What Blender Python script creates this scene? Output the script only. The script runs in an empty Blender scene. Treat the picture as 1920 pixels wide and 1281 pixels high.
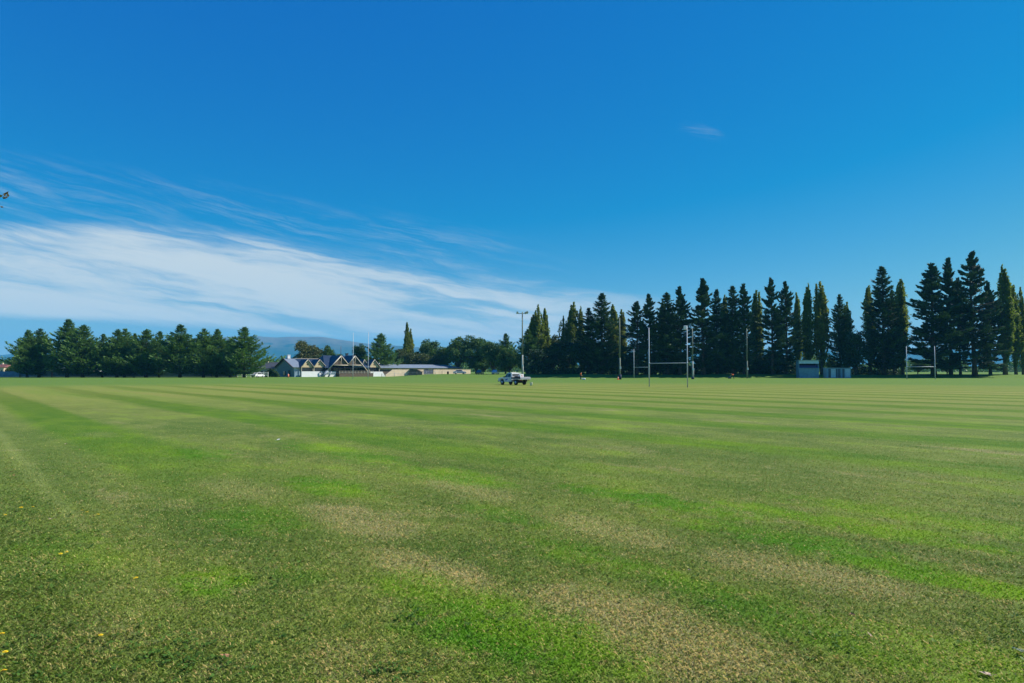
import bpy, bmesh, math, random
import numpy as np
from mathutils import Vector, Matrix, Euler
R = math.radians
PI = math.pi
random.seed(7)
sc = bpy.context.scene
col = sc.collection

# ------------------------------------------------------------------ camera, world, sun, exposure
CAMZ = 2.05
PITCH = R(2.45)
F = 1280.0                       # focal length in pixels of the 1920 px wide photograph
SUN_AZ, SUN_EL = 79.0, 41.0      # azimuth clockwise from +Y
cam = bpy.data.cameras.new('camera'); cam.lens = 24; cam.sensor_width = 36
cam.clip_start = 0.05; cam.clip_end = 60000
co = bpy.data.objects.new('camera', cam); col.objects.link(co)
co.location = (0, 0, CAMZ); co.rotation_euler = (R(90) + PITCH, 0, 0)
sc.camera = co
sc.view_settings.view_transform = 'Standard'; sc.view_settings.look = 'None'
sc.view_settings.gamma = 1; sc.view_settings.use_curve_mapping = False
EXPO = 0.7
sc.view_settings.exposure = EXPO
cy = sc.cycles
cy.use_denoising = True; cy.max_bounces = 8; cy.diffuse_bounces = 3; cy.glossy_bounces = 3
cy.transmission_bounces = 4; cy.volume_bounces = 1; cy.transparent_max_bounces = 8
cy.sample_clamp_indirect = 4

sd = bpy.data.lights.new('sun', 'SUN'); sd.energy = 4.4; sd.angle = R(0.53); sd.color = (1, .95, .86)
so = bpy.data.objects.new('sun', sd); col.objects.link(so)
sv = Vector((math.sin(R(SUN_AZ)) * math.cos(R(SUN_EL)), math.cos(R(SUN_AZ)) * math.cos(R(SUN_EL)), math.sin(R(SUN_EL))))
so.rotation_euler = sv.to_track_quat('Z', 'Y').to_euler(); so.location = sv * 100


class S:
    """a socket with arithmetic, to write node trees as formulas"""
    def __init__(s, nt, k): s.nt = nt; s.k = k
    def _m(s, op, b=None, c=None, clamp=False):
        n = s.nt.nodes.new('ShaderNodeMath'); n.operation = op; n.use_clamp = clamp
        for i, v in enumerate((s, b, c)):
            if v is None: continue
            if isinstance(v, S): s.nt.links.new(v.k, n.inputs[i])
            else: n.inputs[i].default_value = v
        return S(s.nt, n.outputs[0])
    def __add__(s, o): return s._m('ADD', o)
    __radd__ = __add__
    def __mul__(s, o): return s._m('MULTIPLY', o)
    __rmul__ = __mul__
    def __sub__(s, o): return s._m('SUBTRACT', o)
    def __rsub__(s, o): return (s * -1) + o
    def __truediv__(s, o): return s._m('DIVIDE', o)
    def ss(s, a, b, lo=0., hi=1.):
        n = s.nt.nodes.new('ShaderNodeMapRange'); n.interpolation_type = 'SMOOTHSTEP'
        s.nt.links.new(s.k, n.inputs['Value'])
        n.inputs['From Min'].default_value = a; n.inputs['From Max'].default_value = b
        n.inputs['To Min'].default_value = lo; n.inputs['To Max'].default_value = hi
        return S(s.nt, n.outputs[0])


def comb(nt, x, y, z=0.0):
    n = nt.nodes.new('ShaderNodeCombineXYZ')
    for i, v in enumerate((x, y, z)):
        if isinstance(v, S): nt.links.new(v.k, n.inputs[i])
        else: n.inputs[i].default_value = v
    return S(nt, n.outputs[0])


def sep(nt, v):
    n = nt.nodes.new('ShaderNodeSeparateXYZ'); nt.links.new(v.k, n.inputs[0])
    return [S(nt, o) for o in n.outputs]


def noise(nt, vec, scale=1., detail=3., rough=.5, dist=0.):
    n = nt.nodes.new('ShaderNodeTexNoise'); nt.links.new(vec.k, n.inputs['Vector'])
    n.inputs['Scale'].default_value = scale; n.inputs['Detail'].default_value = detail
    n.inputs['Roughness'].default_value = rough; n.inputs['Distortion'].default_value = dist
    return S(nt, n.outputs[0])


def mixc(nt, f, a, b, mode='MIX'):
    n = nt.nodes.new('ShaderNodeMix'); n.data_type = 'RGBA'; n.blend_type = mode; n.clamp_factor = True
    if isinstance(f, S): nt.links.new(f.k, n.inputs[0])
    else: n.inputs[0].default_value = f
    for i, v in ((6, a), (7, b)):
        if isinstance(v, S): nt.links.new(v.k, n.inputs[i])
        else: n.inputs[i].default_value = (*v, 1)
    return S(nt, n.outputs[2])


def ramp(nt, f, stops, interp='LINEAR'):
    n = nt.nodes.new('ShaderNodeValToRGB'); nt.links.new(f.k, n.inputs[0]); cr = n.color_ramp
    cr.interpolation = interp
    while len(cr.elements) < len(stops): cr.elements.new(.5)
    for e, (p, c) in zip(cr.elements, stops):
        e.position = p; e.color = (c, c, c, 1) if not isinstance(c, tuple) else (*c, 1)
    return S(nt, n.outputs[0])


def el_tan(py):                   # slope above the horizon of a pixel row of the photograph
    return math.tan(math.atan((640.5 - py) / F) + PITCH)


def build_world():
    w = bpy.data.worlds.new('World'); sc.world = w; w.use_nodes = True
    nt = w.node_tree; nt.nodes.clear()
    sky = nt.nodes.new('ShaderNodeTexSky'); sky.sky_type = 'NISHITA'; sky.sun_disc = False
    sky.sun_elevation = R(SUN_EL); sky.sun_rotation = R(SUN_AZ)
    sky.air_density = 1.0; sky.dust_density = 0.35; sky.ozone_density = 2.2; sky.altitude = 300
    hs = nt.nodes.new('ShaderNodeHueSaturation'); nt.links.new(sky.outputs[0], hs.inputs['Color'])
    hs.inputs['Saturation'].default_value = 1.42; hs.inputs['Value'].default_value = 1.0
    hs.inputs['Hue'].default_value = 0.488
    # grade of the clear sky: deep polarised blue, in display units at exposure EXPO
    sr = nt.nodes.new('ShaderNodeSeparateColor'); nt.links.new(hs.outputs[0], sr.inputs[0])
    r_, g_, b_ = [S(nt, o) for o in sr.outputs]
    k = 10.0 / 2 ** EXPO
    r_ = ((r_ * .1 - .085) * (.70 * k))._m('MAXIMUM', .002 * k); g_ = (g_ * .1 * .72 + .036) * k; b_ = (b_ * .1 * .43 + .365)._m('MINIMUM', .67) * k
    cc = nt.nodes.new('ShaderNodeCombineColor')
    for i, q in enumerate((r_, g_, b_)): nt.links.new(q.k, cc.inputs[i])
    base = S(nt, cc.outputs[0])
    tc = nt.nodes.new('ShaderNodeTexCoord')
    x, y, z = sep(nt, S(nt, tc.outputs['Generated']))
    az = x._m('ARCTAN2', y)
    hr = (x * x + y * y)._m('SQRT')
    te = z / hr                                         # tan of the elevation
    def pt(px, py):
        a = math.atan((px - 960) / F); return a, el_tan(py) * math.cos(a)
    A0, A1 = R(-60), R(40)
    def curve(pts):
        return ramp(nt, (az - A0) / (A1 - A0), [((a - A0) / (A1 - A0), t * 4) for a, t in (pt(*p) for p in pts)]) * .25
    up = curve([(-300, 405), (0, 420), (230, 418), (480, 442), (700, 492), (850, 518), (1060, 545), (1250, 560)])
    lo = curve([(-300, 596), (0, 598), (200, 604), (400, 618), (560, 628), (800, 640), (1100, 650), (1400, 655)])
    wisp = curve([(-300, 290), (0, 335), (250, 368), (480, 400), (700, 440), (950, 478), (1100, 505), (1250, 530)])
    sh = te + az * .14
    wv = comb(nt, az * 2.2, sh * 9)
    warp = noise(nt, wv, 1.6, 4, .6) - .5
    st = comb(nt, az * 4.0 + warp * .5, sh * 46 + warp * 2.4)
    n1 = noise(nt, st, 1.0, 7, .62)
    n2 = noise(nt, comb(nt, az * 10 + warp * .6, sh * 95 + warp * 4), 1.0, 6, .66)
    big = noise(nt, comb(nt, az * 2.4 + 3.0, sh * 20 + warp * 1.5), 1.0, 3, .5)
    edge = (up - te) + (n1 - .5) * .05
    body = edge.ss(-.010, .020)
    bot = ((te - lo) + (n1 - .5) * .01).ss(-.004, .010)
    tex = (n1 * .45 + n2 * .35 + big * .40).ss(.44, .68, .42, 1.0)
    gap = ((big * .8 + n1 * .4)).ss(.47, .58, .38, 1.0)
    fade = az.ss(R(1), R(19), 1.0, 0.0)
    d1 = body * bot * tex * gap * fade * .97
    # thin streamers above the main band
    near = ((te - wisp)._m('ABSOLUTE')).ss(.005, .045, 1.0, 0.0)
    between = (wisp - te).ss(-.01, .02) * (te - up).ss(-.02, .0) * .6
    n3 = noise(nt, comb(nt, az * 7 + warp * .8 + 7, (te + az * .2) * 70 + warp * 3), 1.0, 7, .68)
    d2 = (near + between)._m('MINIMUM', 1.0) * n3.ss(.42, .74) * az.ss(R(-6), R(8), 1, 0) * .22 * noise(nt, comb(nt, az * 5 + 2, te * 14), 1.0, 3, .5).ss(.35, .65, .5, 1.3)
    # a single small wisp high up on the right
    a, t = pt(1318, 246)
    dw = (((az - a) * 26)._m('POWER', 2.0) + (((te - t) + (az - a) * .35) * 75)._m('POWER', 2.0)).ss(0., 1.0, 1.0, 0.)
    d3 = dw * n3.ss(.42, .66) * .15
    den = d1 + (1 - d1) * (d2 + d3)
    front = y.ss(-.2, .1)
    den = den * front
    cl = mixc(nt, den, base, (.68 * k, .745 * k, .765 * k))
    bg = nt.nodes.new('ShaderNodeBackground'); nt.links.new(cl.k, bg.inputs[0])
    bg.inputs['Strength'].default_value = 0.10
    out = nt.nodes.new('ShaderNodeOutputWorld'); nt.links.new(bg.outputs[0], out.inputs[0])


build_world()


# ------------------------------------------------------------------ helpers
def tag(o, label=None, cat=None, group=None, kind=None):
    if label: o['label'] = label
    if cat: o['category'] = cat
    if group: o['group'] = group
    if kind: o['kind'] = kind
    return o


def Zof(py, d): return CAMZ + d * el_tan(py)
def Xof(px, d): return (px - 960) / F * d
def at(px, d, py=None): return Vector((Xof(px, d), d, 0 if py is None else Zof(py, d)))
def ground_pt(px, py):
    d = -CAMZ / el_tan(py)
    return Vector((Xof(px, d), d, 0))


def empty(name, loc=(0, 0, 0), rz=0.0, label=None, cat=None, group=None):
    o = bpy.data.objects.new(name, None); col.objects.link(o); o.empty_display_size = .5
    o.location = loc; o.rotation_euler = (0, 0, rz)
    return tag(o, label, cat, group)


def link_mesh(name, me, mat=None, parent=None):
    o = bpy.data.objects.new(name, me); col.objects.link(o)
    if mat:
        for m in (mat if isinstance(mat, (list, tuple)) else [mat]): me.materials.append(m)
    if parent: o.parent = parent
    return o


class B:
    """collects solids and links them as ONE mesh object"""
    def __init__(s): s.bm = bmesh.new(); s.mi = 0
    def _new(s, fs):
        for f in fs: f.material_index = s.mi
    def poly(s, pts, faces):
        vs = [s.bm.verts.new(p) for p in pts]
        s._new([s.bm.faces.new([vs[i] for i in f]) for f in faces]); return s
    def box(s, c, size, rz=0., M=None, bev=0.):
        hx, hy, hz = size[0] / 2, size[1] / 2, size[2] / 2
        pts = [Vector((sx * hx, sy * hy, sz * hz)) for sx in (-1, 1) for sy in (-1, 1) for sz in (-1, 1)]
        m = Matrix.Translation(c) @ (M if M else Matrix.Rotation(rz, 4, 'Z'))
        b2 = bmesh.new()
        vs = [b2.verts.new(m @ p) for p in pts]
        for f in ((0, 1, 3, 2), (4, 6, 7, 5), (0, 4, 5, 1), (2, 3, 7, 6), (0, 2, 6, 4), (1, 5, 7, 3)):
            b2.faces.new([vs[i] for i in f])
        if bev > 0: bmesh.ops.bevel(b2, geom=b2.edges[:], offset=bev, segments=2, affect='EDGES', profile=.5)
        s._merge(b2); return s
    def _merge(s, b2):
        mp = {}
        for v in b2.verts: mp[v] = s.bm.verts.new(v.co)
        s._new([s.bm.faces.new([mp[v] for v in f.verts]) for f in b2.faces]); b2.free()
    def prism(s, prof, y0, y1, M=None, bev=0.):
        """profile in the XZ plane, extruded along Y"""
        b2 = bmesh.new(); n = len(prof)
        a = [b2.verts.new((p[0], y0, p[1])) for p in prof]; b = [b2.verts.new((p[0], y1, p[1])) for p in prof]
        b2.faces.new(a); b2.faces.new(b[::-1])
        for i in range(n): b2.faces.new([a[i], b[i], b[(i + 1) % n], a[(i + 1) % n]])
        bmesh.ops.recalc_face_normals(b2, faces=b2.faces)
        if bev > 0: bmesh.ops.bevel(b2, geom=b2.edges[:], offset=bev, segments=2, affect='EDGES', profile=.5)
        if M: b2.transform(M)
        s._merge(b2); return s
    def tube(s, pts, rad, n=8, cap=True):
        pts = [Vector(p) for p in pts]; rings = []
        rads = rad if isinstance(rad, (list, tuple)) else [rad] * len(pts)
        for i, p in enumerate(pts):
            d = (pts[min(i + 1, len(pts) - 1)] - pts[max(i - 1, 0)]).normalized()
            q = d.to_track_quat('Z', 'Y')
            rings.append([s.bm.verts.new(p + q @ Vector((math.cos(2 * PI * k / n) * rads[i], math.sin(2 * PI * k / n) * rads[i], 0))) for k in range(n)])
        fs = []
        for a, b in zip(rings, rings[1:]):
            for k in range(n): fs.append(s.bm.faces.new([a[k], a[(k + 1) % n], b[(k + 1) % n], b[k]]))
        if cap: fs.append(s.bm.faces.new(rings[0][::-1])); fs.append(s.bm.faces.new(rings[-1]))
        for f in fs: f.smooth = True
        s._new(fs); return s
    def build(s, name, mat, parent=None, smooth=False):
        me = bpy.data.meshes.new(name)
        bmesh.ops.recalc_face_normals(s.bm, faces=s.bm.faces)
        s.bm.to_mesh(me); s.bm.free()
        if smooth:
            for p in me.polygons: p.use_smooth = True
        return link_mesh(name, me, mat, parent)


def np_mesh(name, V, nper, tint=None, extra=None):
    """V: (n, nper, 3) array, one face per row"""
    n = V.shape[0]; me = bpy.data.meshes.new(name)
    me.vertices.add(n * nper); me.vertices.foreach_set('co', V.reshape(-1).astype(np.float32))
    me.loops.add(n * nper); me.loops.foreach_set('vertex_index', np.arange(n * nper, dtype=np.int32))
    me.polygons.add(n); me.polygons.foreach_set('loop_start', np.arange(0, n * nper, nper, dtype=np.int32))
    me.update(calc_edges=True)
    if tint is not None:
        a = me.attributes.new('tint', 'FLOAT', 'POINT')
        a.data.foreach_set('value', np.repeat(tint, nper).astype(np.float32))
    return me


def norm(a): return a / np.maximum(np.linalg.norm(a, axis=-1, keepdims=True), 1e-9)


# ------------------------------------------------------------------ materials
MATS = {}
def mat(name, c, rough=.7, metal=0., var=.12, scale=3., spec=.5, coat=0., bump=0.):
    if name in MATS: return MATS[name]
    m = bpy.data.materials.new(name); m.use_nodes = True; nt = m.node_tree
    b = nt.nodes['Principled BSDF']
    tc = nt.nodes.new('ShaderNodeTexCoord'); v = S(nt, tc.outputs['Object'])
    n = noise(nt, v, scale, 5, .6)
    lo = tuple(x * (1 - var) for x in c); hi = tuple(min(1, x * (1 + var)) for x in c)
    cc = mixc(nt, n.ss(.3, .7), lo, hi)
    nt.links.new(cc.k, b.inputs['Base Color'])
    r = n * .2 + (rough - .1); nt.links.new(r.k, b.inputs['Roughness'])
    b.inputs['Metallic'].default_value = metal; b.inputs['Specular IOR Level'].default_value = spec
    b.inputs['Coat Weight'].default_value = coat
    if bump:
        bn = nt.nodes.new('ShaderNodeBump'); bn.inputs['Strength'].default_value = bump
        nt.links.new(n.k, bn.inputs['Height']); nt.links.new(bn.outputs[0], b.inputs['Normal'])
    MATS[name] = m; return m


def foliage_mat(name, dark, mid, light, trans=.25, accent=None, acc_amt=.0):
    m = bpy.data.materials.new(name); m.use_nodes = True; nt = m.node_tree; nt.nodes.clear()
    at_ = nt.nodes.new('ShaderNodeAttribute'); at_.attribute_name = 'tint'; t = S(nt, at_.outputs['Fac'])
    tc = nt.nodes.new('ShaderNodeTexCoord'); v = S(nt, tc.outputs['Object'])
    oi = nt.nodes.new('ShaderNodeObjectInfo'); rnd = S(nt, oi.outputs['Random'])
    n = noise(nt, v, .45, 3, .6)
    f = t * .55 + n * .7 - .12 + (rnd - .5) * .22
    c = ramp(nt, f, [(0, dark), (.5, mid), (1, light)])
    if accent:
        n2 = noise(nt, v, .28, 4, .65)
        k = (n2 + (t - .5) * .25 + (rnd - .5) * .3).ss(.52, .72) * acc_amt
        c = mixc(nt, k, c, accent)
    p = nt.nodes.new('ShaderNodeBsdfPrincipled'); nt.links.new(c.k, p.inputs['Base Color'])
    p.inputs['Roughness'].default_value = .62; p.inputs['Specular IOR Level'].default_value = .25
    tr = nt.nodes.new('ShaderNodeBsdfTranslucent')
    c2 = mixc(nt, .6, c, (1, 1.0, .5), 'MULTIPLY'); nt.links.new(c2.k, tr.inputs[0])
    ms = nt.nodes.new('ShaderNodeMixShader'); ms.inputs[0].default_value = trans
    nt.links.new(p.outputs[0], ms.inputs[1]); nt.links.new(tr.outputs[0], ms.inputs[2])
    o = nt.nodes.new('ShaderNodeOutputMaterial'); nt.links.new(ms.outputs[0], o.inputs[0])
    return m


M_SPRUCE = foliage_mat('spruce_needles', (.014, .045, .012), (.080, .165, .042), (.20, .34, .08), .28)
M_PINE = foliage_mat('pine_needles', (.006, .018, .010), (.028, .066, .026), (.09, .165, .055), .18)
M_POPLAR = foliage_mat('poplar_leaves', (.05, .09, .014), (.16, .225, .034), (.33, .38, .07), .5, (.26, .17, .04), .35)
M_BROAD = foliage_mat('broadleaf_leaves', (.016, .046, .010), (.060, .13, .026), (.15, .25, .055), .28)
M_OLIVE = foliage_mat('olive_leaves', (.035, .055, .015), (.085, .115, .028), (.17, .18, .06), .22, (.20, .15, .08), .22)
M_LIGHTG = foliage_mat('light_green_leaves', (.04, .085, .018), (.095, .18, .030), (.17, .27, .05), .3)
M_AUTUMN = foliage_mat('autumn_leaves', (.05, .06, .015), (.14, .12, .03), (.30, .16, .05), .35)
M_BARK = mat('bark', (.10, .075, .055), .9, 0, .35, 2., .2, bump=.5)
M_BARKG = mat('grey_bark', (.12, .10, .075), .9, 0, .3, 2., .2, bump=.5)


# ---- the turf colour, one formula shared by the ground sheet and the blades that stand on it
SA, CA = math.sin(R(39.6)), math.cos(R(39.6))     # mowing direction is (-SA, CA)
def uw(px, py):
    p = ground_pt(px, py); return p.x * CA + p.y * SA, -p.x * SA + p.y * CA

BRIGHT = [(960, 1185, .55, .9, 1.), (1790, 1090, .28, 2.4, 1.), (1480, 1010, .35, 1.3, .7), (1230, 940, .45, 1.8, .8),
          (1560, 1190, .45, 1.2, .55), (790, 1105, .35, .7, .65), (400, 1090, .3, .45, .8), (1560, 980, .4, 1.6, .8),
          (1100, 1045, .35, 1.0, .55), (620, 912, .5, 1.2, .75), (480, 975, .5, 1.0, .45), (1260, 1090, .25, .7, .6),
          (850, 893, .6, 1.5, .7), (640, 848, .6, 3.0, .6), (1850, 990, .5, 2.5, .5), (110, 1040, .6, .9, .35),
          (385, 850, .6, 1.5, .5), (1880, 1250, .3, 1.2, .6), (960, 970, .3, .9, .5), (570, 1075, .2, .3, .3)]
STRAW = [(1130, 1150, .55, .75, .9), (1290, 1210, .5, .7, .9), (800, 1065, .35, .9, .7), (680, 975, .45, 1.2, .7),
         (1500, 1075, .45, 1.0, .7), (1120, 990, .4, 1.1, .55), (60, 1060, .25, .5, .7), (450, 915, .5, 1.2, .4),
         (190, 815, .5, 1.2, .6), (395, 1092, .12, .2, .8), (870, 915, .4, 1.2, .5), (1700, 1200, .3, .8, .4),
         (680, 1250, .3, .5, .4), (150, 1200, .4, .5, .45)]


def turf_color(nt, px_, py_, tint=None):
    x, y = px_, py_
    u = x * CA + y * SA; w = y * CA - x * SA
    P = comb(nt, x, y)
    W = comb(nt, u, w * .42)
    wob = noise(nt, P, .8, 4, .6) - .5
    nA = noise(nt, W, .33, 4, .55, .3); nB = noise(nt, W, .9, 5, .62, .2); nC = noise(nt, P, 4.2, 4, .7)
    nD = noise(nt, P, 26., 3, .7)
    nL = noise(nt, comb(nt, u * .7, w * .05), .4, 4, .6)
    d = (x * x + y * y)._m('SQRT')
    nM = noise(nt, P, 2.7, 5, .7, .4)
    far = d.ss(22, 70)
    vf = d.ss(96, 125)
    # base mix of greens
    g = (nA * .35 + nB * .35 + nC * .20 + nD * .22).ss(.40, .72)
    c = mixc(nt, g, (.062, .122, .017), (.190, .228, .050))
    # bright yellow-green patches and dry straw patches: a random field plus the ones the photo shows
    def blobs(L):
        tot = None
        for (a, b, ru, rw, s) in L:
            s = s * (.85 if L is STRAW else 1.)
            bu, bw = uw(a, b)
            dd = (((u - bu) * (1 / ru))._m('POWER', 2.) + ((w - bw) * (1 / rw))._m('POWER', 2.))
            k = (dd + wob * 3.4 + (nC - .5) * 3.0 + (nM - .5) * 4.0).ss(-.1, 2.2, s, 0.)
            tot = k if tot is None else tot._m('MAXIMUM', k)
        return tot
    br = blobs(BRIGHT) + (nB * .65 + nA * .45).ss(.56, .72) * .50 * d.ss(8, 18, .35, 1.)
    stw = blobs(STRAW) + noise(nt, W, .62, 5, .65, .5).ss(.55, .76) * .6
    band = ((u - 10.1 + wob * .7) * (2 * PI / 6.4))._m('COSINE')         # +1 in the darker mown bands
    sb = ((u - 10.1 + wob * .4) * (2 * PI / 2.13))._m('COSINE')
    bs = d.ss(9, 22) * (1 - vf)
    dark = (band * 1.1 + nL * 2.4 - 1.2 + sb * .2 + (nC - .5) * .6).ss(-.15, .75) * bs * d.ss(35, 95, 1., .55)
    br = br + dark * .42
    nK = noise(nt, P, 9.5, 4, .7)
    c = mixc(nt, nK.ss(.50, .66, 0., .32) * nM.ss(.3, .6), c, (.040, .085, .022))
    stw = (stw + nM.ss(.50, .68) * .38 * d.ss(6, 26, 1., .4)) * (u + wob).ss(.4, 1.4, .45, 1.)
    c = mixc(nt, (br * 1.15)._m('MINIMUM', 1.0) * (.92), c, mixc(nt, nB.ss(.35, .65), (.062, .19, .004), (.155, .27, .010)))
    sw = stw._m('MINIMUM', 1.0) * (1 - br * .7)
    if tint is None: sw = sw * nD.ss(.2, .65, .20, .75)
    else: sw = (sw * .66 + .07 - (tint * 17.3)._m('FRACT')).ss(-.04, .04)
    c = mixc(nt, sw, c, (.40, .31, .165))
    c = mixc(nt, dark * .42, c, (.050, .125, .004))
    # far field: painted paler for the sheen at grazing view, and striped
    fc = mixc(nt, nL.ss(.3, .7), (.270, .262, .066), (.200, .258, .042))
    fc = mixc(nt, dark, fc, (.098, .155, .014))
    fc = mixc(nt, vf, fc, (.125, .215, .036))
    fine = noise(nt, P, 1.1, 6, .75)
    fc = mixc(nt, (nC * .5 + fine * .5).ss(.35, .65), mixc(nt, .28, fc, (.04, .09, .01)), fc)
    c = mixc(nt, far * .85, c, fc)
    # rough left strip beyond the last mower pass and the pale line along it
    line = ((u - 1.38 + wob * .25)._m('ABSOLUTE')).ss(.02, .24, 1, 0) * w.ss(8, 14) * w.ss(26, 42, 1, 0)
    c = mixc(nt, line * .3, c, (.26, .30, .09))
    rough_ = (u + wob * .9).ss(.5, 1.2, 1, 0)
    c = mixc(nt, rough_ * .25, c, (.05, .12, .022))
    if tint is not None:
        c = mixc(nt, tint.ss(.0, .45, .30, 0.), c, (.035, .075, .012))
        c = mixc(nt, tint.ss(.6, 1.0, 0., .42) * (1 - br * .5), c, (.36, .31, .17))
        c = mixc(nt, ((tint - .5)._m('ABSOLUTE')).ss(.0, .09, .4, 0.), c, (.17, .30, .05))
    return c, nC, nD, nB


def make_turf_mats():
    m = bpy.data.materials.new('turf'); m.use_nodes = True; nt = m.node_tree; b = nt.nodes['Principled BSDF']
    g = nt.nodes.new('ShaderNodeNewGeometry'); x, y, z = sep(nt, S(nt, g.outputs['Position']))
    c, nC, nD, nB = turf_color(nt, x, y)
    nt.links.new(c.k, b.inputs['Base Color'])
    b.inputs['Roughness'].default_value = .9; b.inputs['Specular IOR Level'].default_value = .1
    P = comb(nt, x, y)
    h = noise(nt, P, 40, 4, .75) * .5 + noise(nt, P, 9, 4, .7) * .6 + noise(nt, P, 1.6, 4, .7) * 1.6
    bn = nt.nodes.new('ShaderNodeBump'); bn.inputs['Strength'].default_value = .55; bn.inputs['Distance'].default_value = .06
    nt.links.new(h.k, bn.inputs['Height']); nt.links.new(bn.outputs[0], b.inputs['Normal'])
    m2 = bpy.data.materials.new('grass_blade'); m2.use_nodes = True; nt = m2.node_tree; nt.nodes.clear()
    g = nt.nodes.new('ShaderNodeNewGeometry'); x, y, z = sep(nt, S(nt, g.outputs['Position']))
    a = nt.nodes.new('ShaderNodeAttribute'); a.attribute_name = 'tint'
    c, *_ = turf_color(nt, x, y, S(nt, a.outputs['Fac']))
    c = mixc(nt, 1.0, c, (1.82, 1.82, 1.32), 'MULTIPLY')
    p = nt.nodes.new('ShaderNodeBsdfPrincipled'); nt.links.new(c.k, p.inputs['Base Color'])
    p.inputs['Roughness'].default_value = .55; p.inputs['Specular IOR Level'].default_value = .25
    tr = nt.nodes.new('ShaderNodeBsdfTranslucent'); nt.links.new(c.k, tr.inputs[0])
    ms = nt.nodes.new('ShaderNodeMixShader'); ms.inputs[0].default_value = .3
    nt.links.new(p.outputs[0], ms.inputs[1]); nt.links.new(tr.outputs[0], ms.inputs[2])
    o = nt.nodes.new('ShaderNodeOutputMaterial'); nt.links.new(ms.outputs[0], o.inputs[0])
    return m, m2


M_TURF, M_BLADE = make_turf_mats()


# ------------------------------------------------------------------ ground, hills
def sstep(t): t = np.clip(t, 0, 1); return t * t * (3 - 2 * t)
def gz(x, y):
    """ground height: flat field, then the low grass bank under the right-hand and middle trees"""
    x = np.asarray(x, float); y = np.asarray(y, float)
    k = x / np.maximum(y, 1)
    right = sstep((k - (-.19)) / .09)
    start = 191.5 + 6 * sstep((.10 - k) / .06)
    return right * .95 * sstep((y - start) / 9) * (1 + .10 * np.sin(x * .11) + .06 * np.sin(x * .31 + 1))
def G(x, y): return float(gz(x, y))


def build_ground():
    ys = np.concatenate([[-600, -200, -60], np.arange(-20, 185, 12.), np.arange(186, 216, 1.5), np.arange(218, 300, 8.), np.geomspace(310, 9300, 16)])
    xs = np.concatenate([-np.geomspace(8600, 260, 14), np.arange(-245, 246, 5.), np.geomspace(260, 8600, 14)])
    X, Y = np.meshgrid(xs, ys); Z = gz(X, Y)
    V = np.stack([X, Y, Z], -1).reshape(-1, 3); nx = len(xs)
    faces = [(j * nx + i, j * nx + i + 1, (j + 1) * nx + i + 1, (j + 1) * nx + i) for j in range(len(ys) - 1) for i in range(nx - 1)]
    me = bpy.data.meshes.new('grass_field'); me.from_pydata(V.tolist(), [], faces)
    for p in me.polygons: p.use_smooth = True
    tag(link_mesh('grass_field', me, M_TURF), kind='structure')


build_ground()


def build_hills():
    rng = np.random.default_rng(3)
    prof = [(-900, 676), (-300, 672), (0, 666), (120, 655), (260, 642), (380, 634), (430, 631.5), (480, 630.5), (515, 633), (545, 631.5), (600, 632),
            (640, 638), (690, 645), (750, 649), (850, 655), (1000, 660), (1200, 660), (1400, 656), (1560, 652), (1700, 655), (1850, 652), (2100, 660), (2600, 668)]
    pxs = np.linspace(-900, 2600, 480); top = np.interp(pxs, [p[0] for p in prof], [p[1] for p in prof])
    D0 = 7200.0; rows = 34
    V = []
    ph = rng.uniform(0, 6.28, (9,))
    for j in range(rows):
        s = j / (rows - 1)
        for i, px in enumerate(pxs):
            d = D0 * (.80 + .24 * s)
            H = CAMZ + D0 * el_tan(top[i])
            sp = sum(math.sin(px * f + ph[k] + 3.1 * s * (k % 3)) * a for k, (f, a) in enumerate([(.021, .5), (.047, .35), (.09, .25), (.17, .16), (.31, .10)]))
            rise = sstep(np.array(s / .82)) ** .85
            z = -1 + H * float(rise) * (1 + sp * .13 * (1 - rise) * 2.0) + (sp * 9 + math.sin(px * .9 + ph[6]) * 2) * float(rise) * (.3 if s < .8 else .12)
            if s > .85: z *= 1 - .5 * (s - .85) / .15
            V.append((Xof(px, d), d, max(z, -1)))
    nx = len(pxs)
    faces = [(j * nx + i, j * nx + i + 1, (j + 1) * nx + i + 1, (j + 1) * nx + i) for j in range(rows - 1) for i in range(nx - 1)]
    me = bpy.data.meshes.new('hills'); me.from_pydata(V, [], faces)
    for p in me.polygons: p.use_smooth = True
    m = bpy.data.materials.new('hillside'); m.use_nodes = True; nt = m.node_tree; b = nt.nodes['Principled BSDF']
    g = nt.nodes.new('ShaderNodeNewGeometry'); v = S(nt, g.outputs['Position'])
    x, y, z = sep(nt, v)
    n = noise(nt, v, .0016, 6, .65); n2 = noise(nt, v, .006, 5, .6)
    c = mixc(nt, n.ss(.4, .6), (.012, .03, .02), (.045, .045, .035))
    c = mixc(nt, (n2 * .5 + z * .0016).ss(.50, .80), c, (.15, .11, .08))
    c = mixc(nt, n2.ss(.55, .7), c, (.02, .035, .02))
    nt.links.new(c.k, b.inputs['Base Color']); b.inputs['Roughness'].default_value = 1; b.inputs['Specular IOR Level'].default_value = 0
    tag(link_mesh('hills', me, m), kind='structure')


build_hills()


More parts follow.
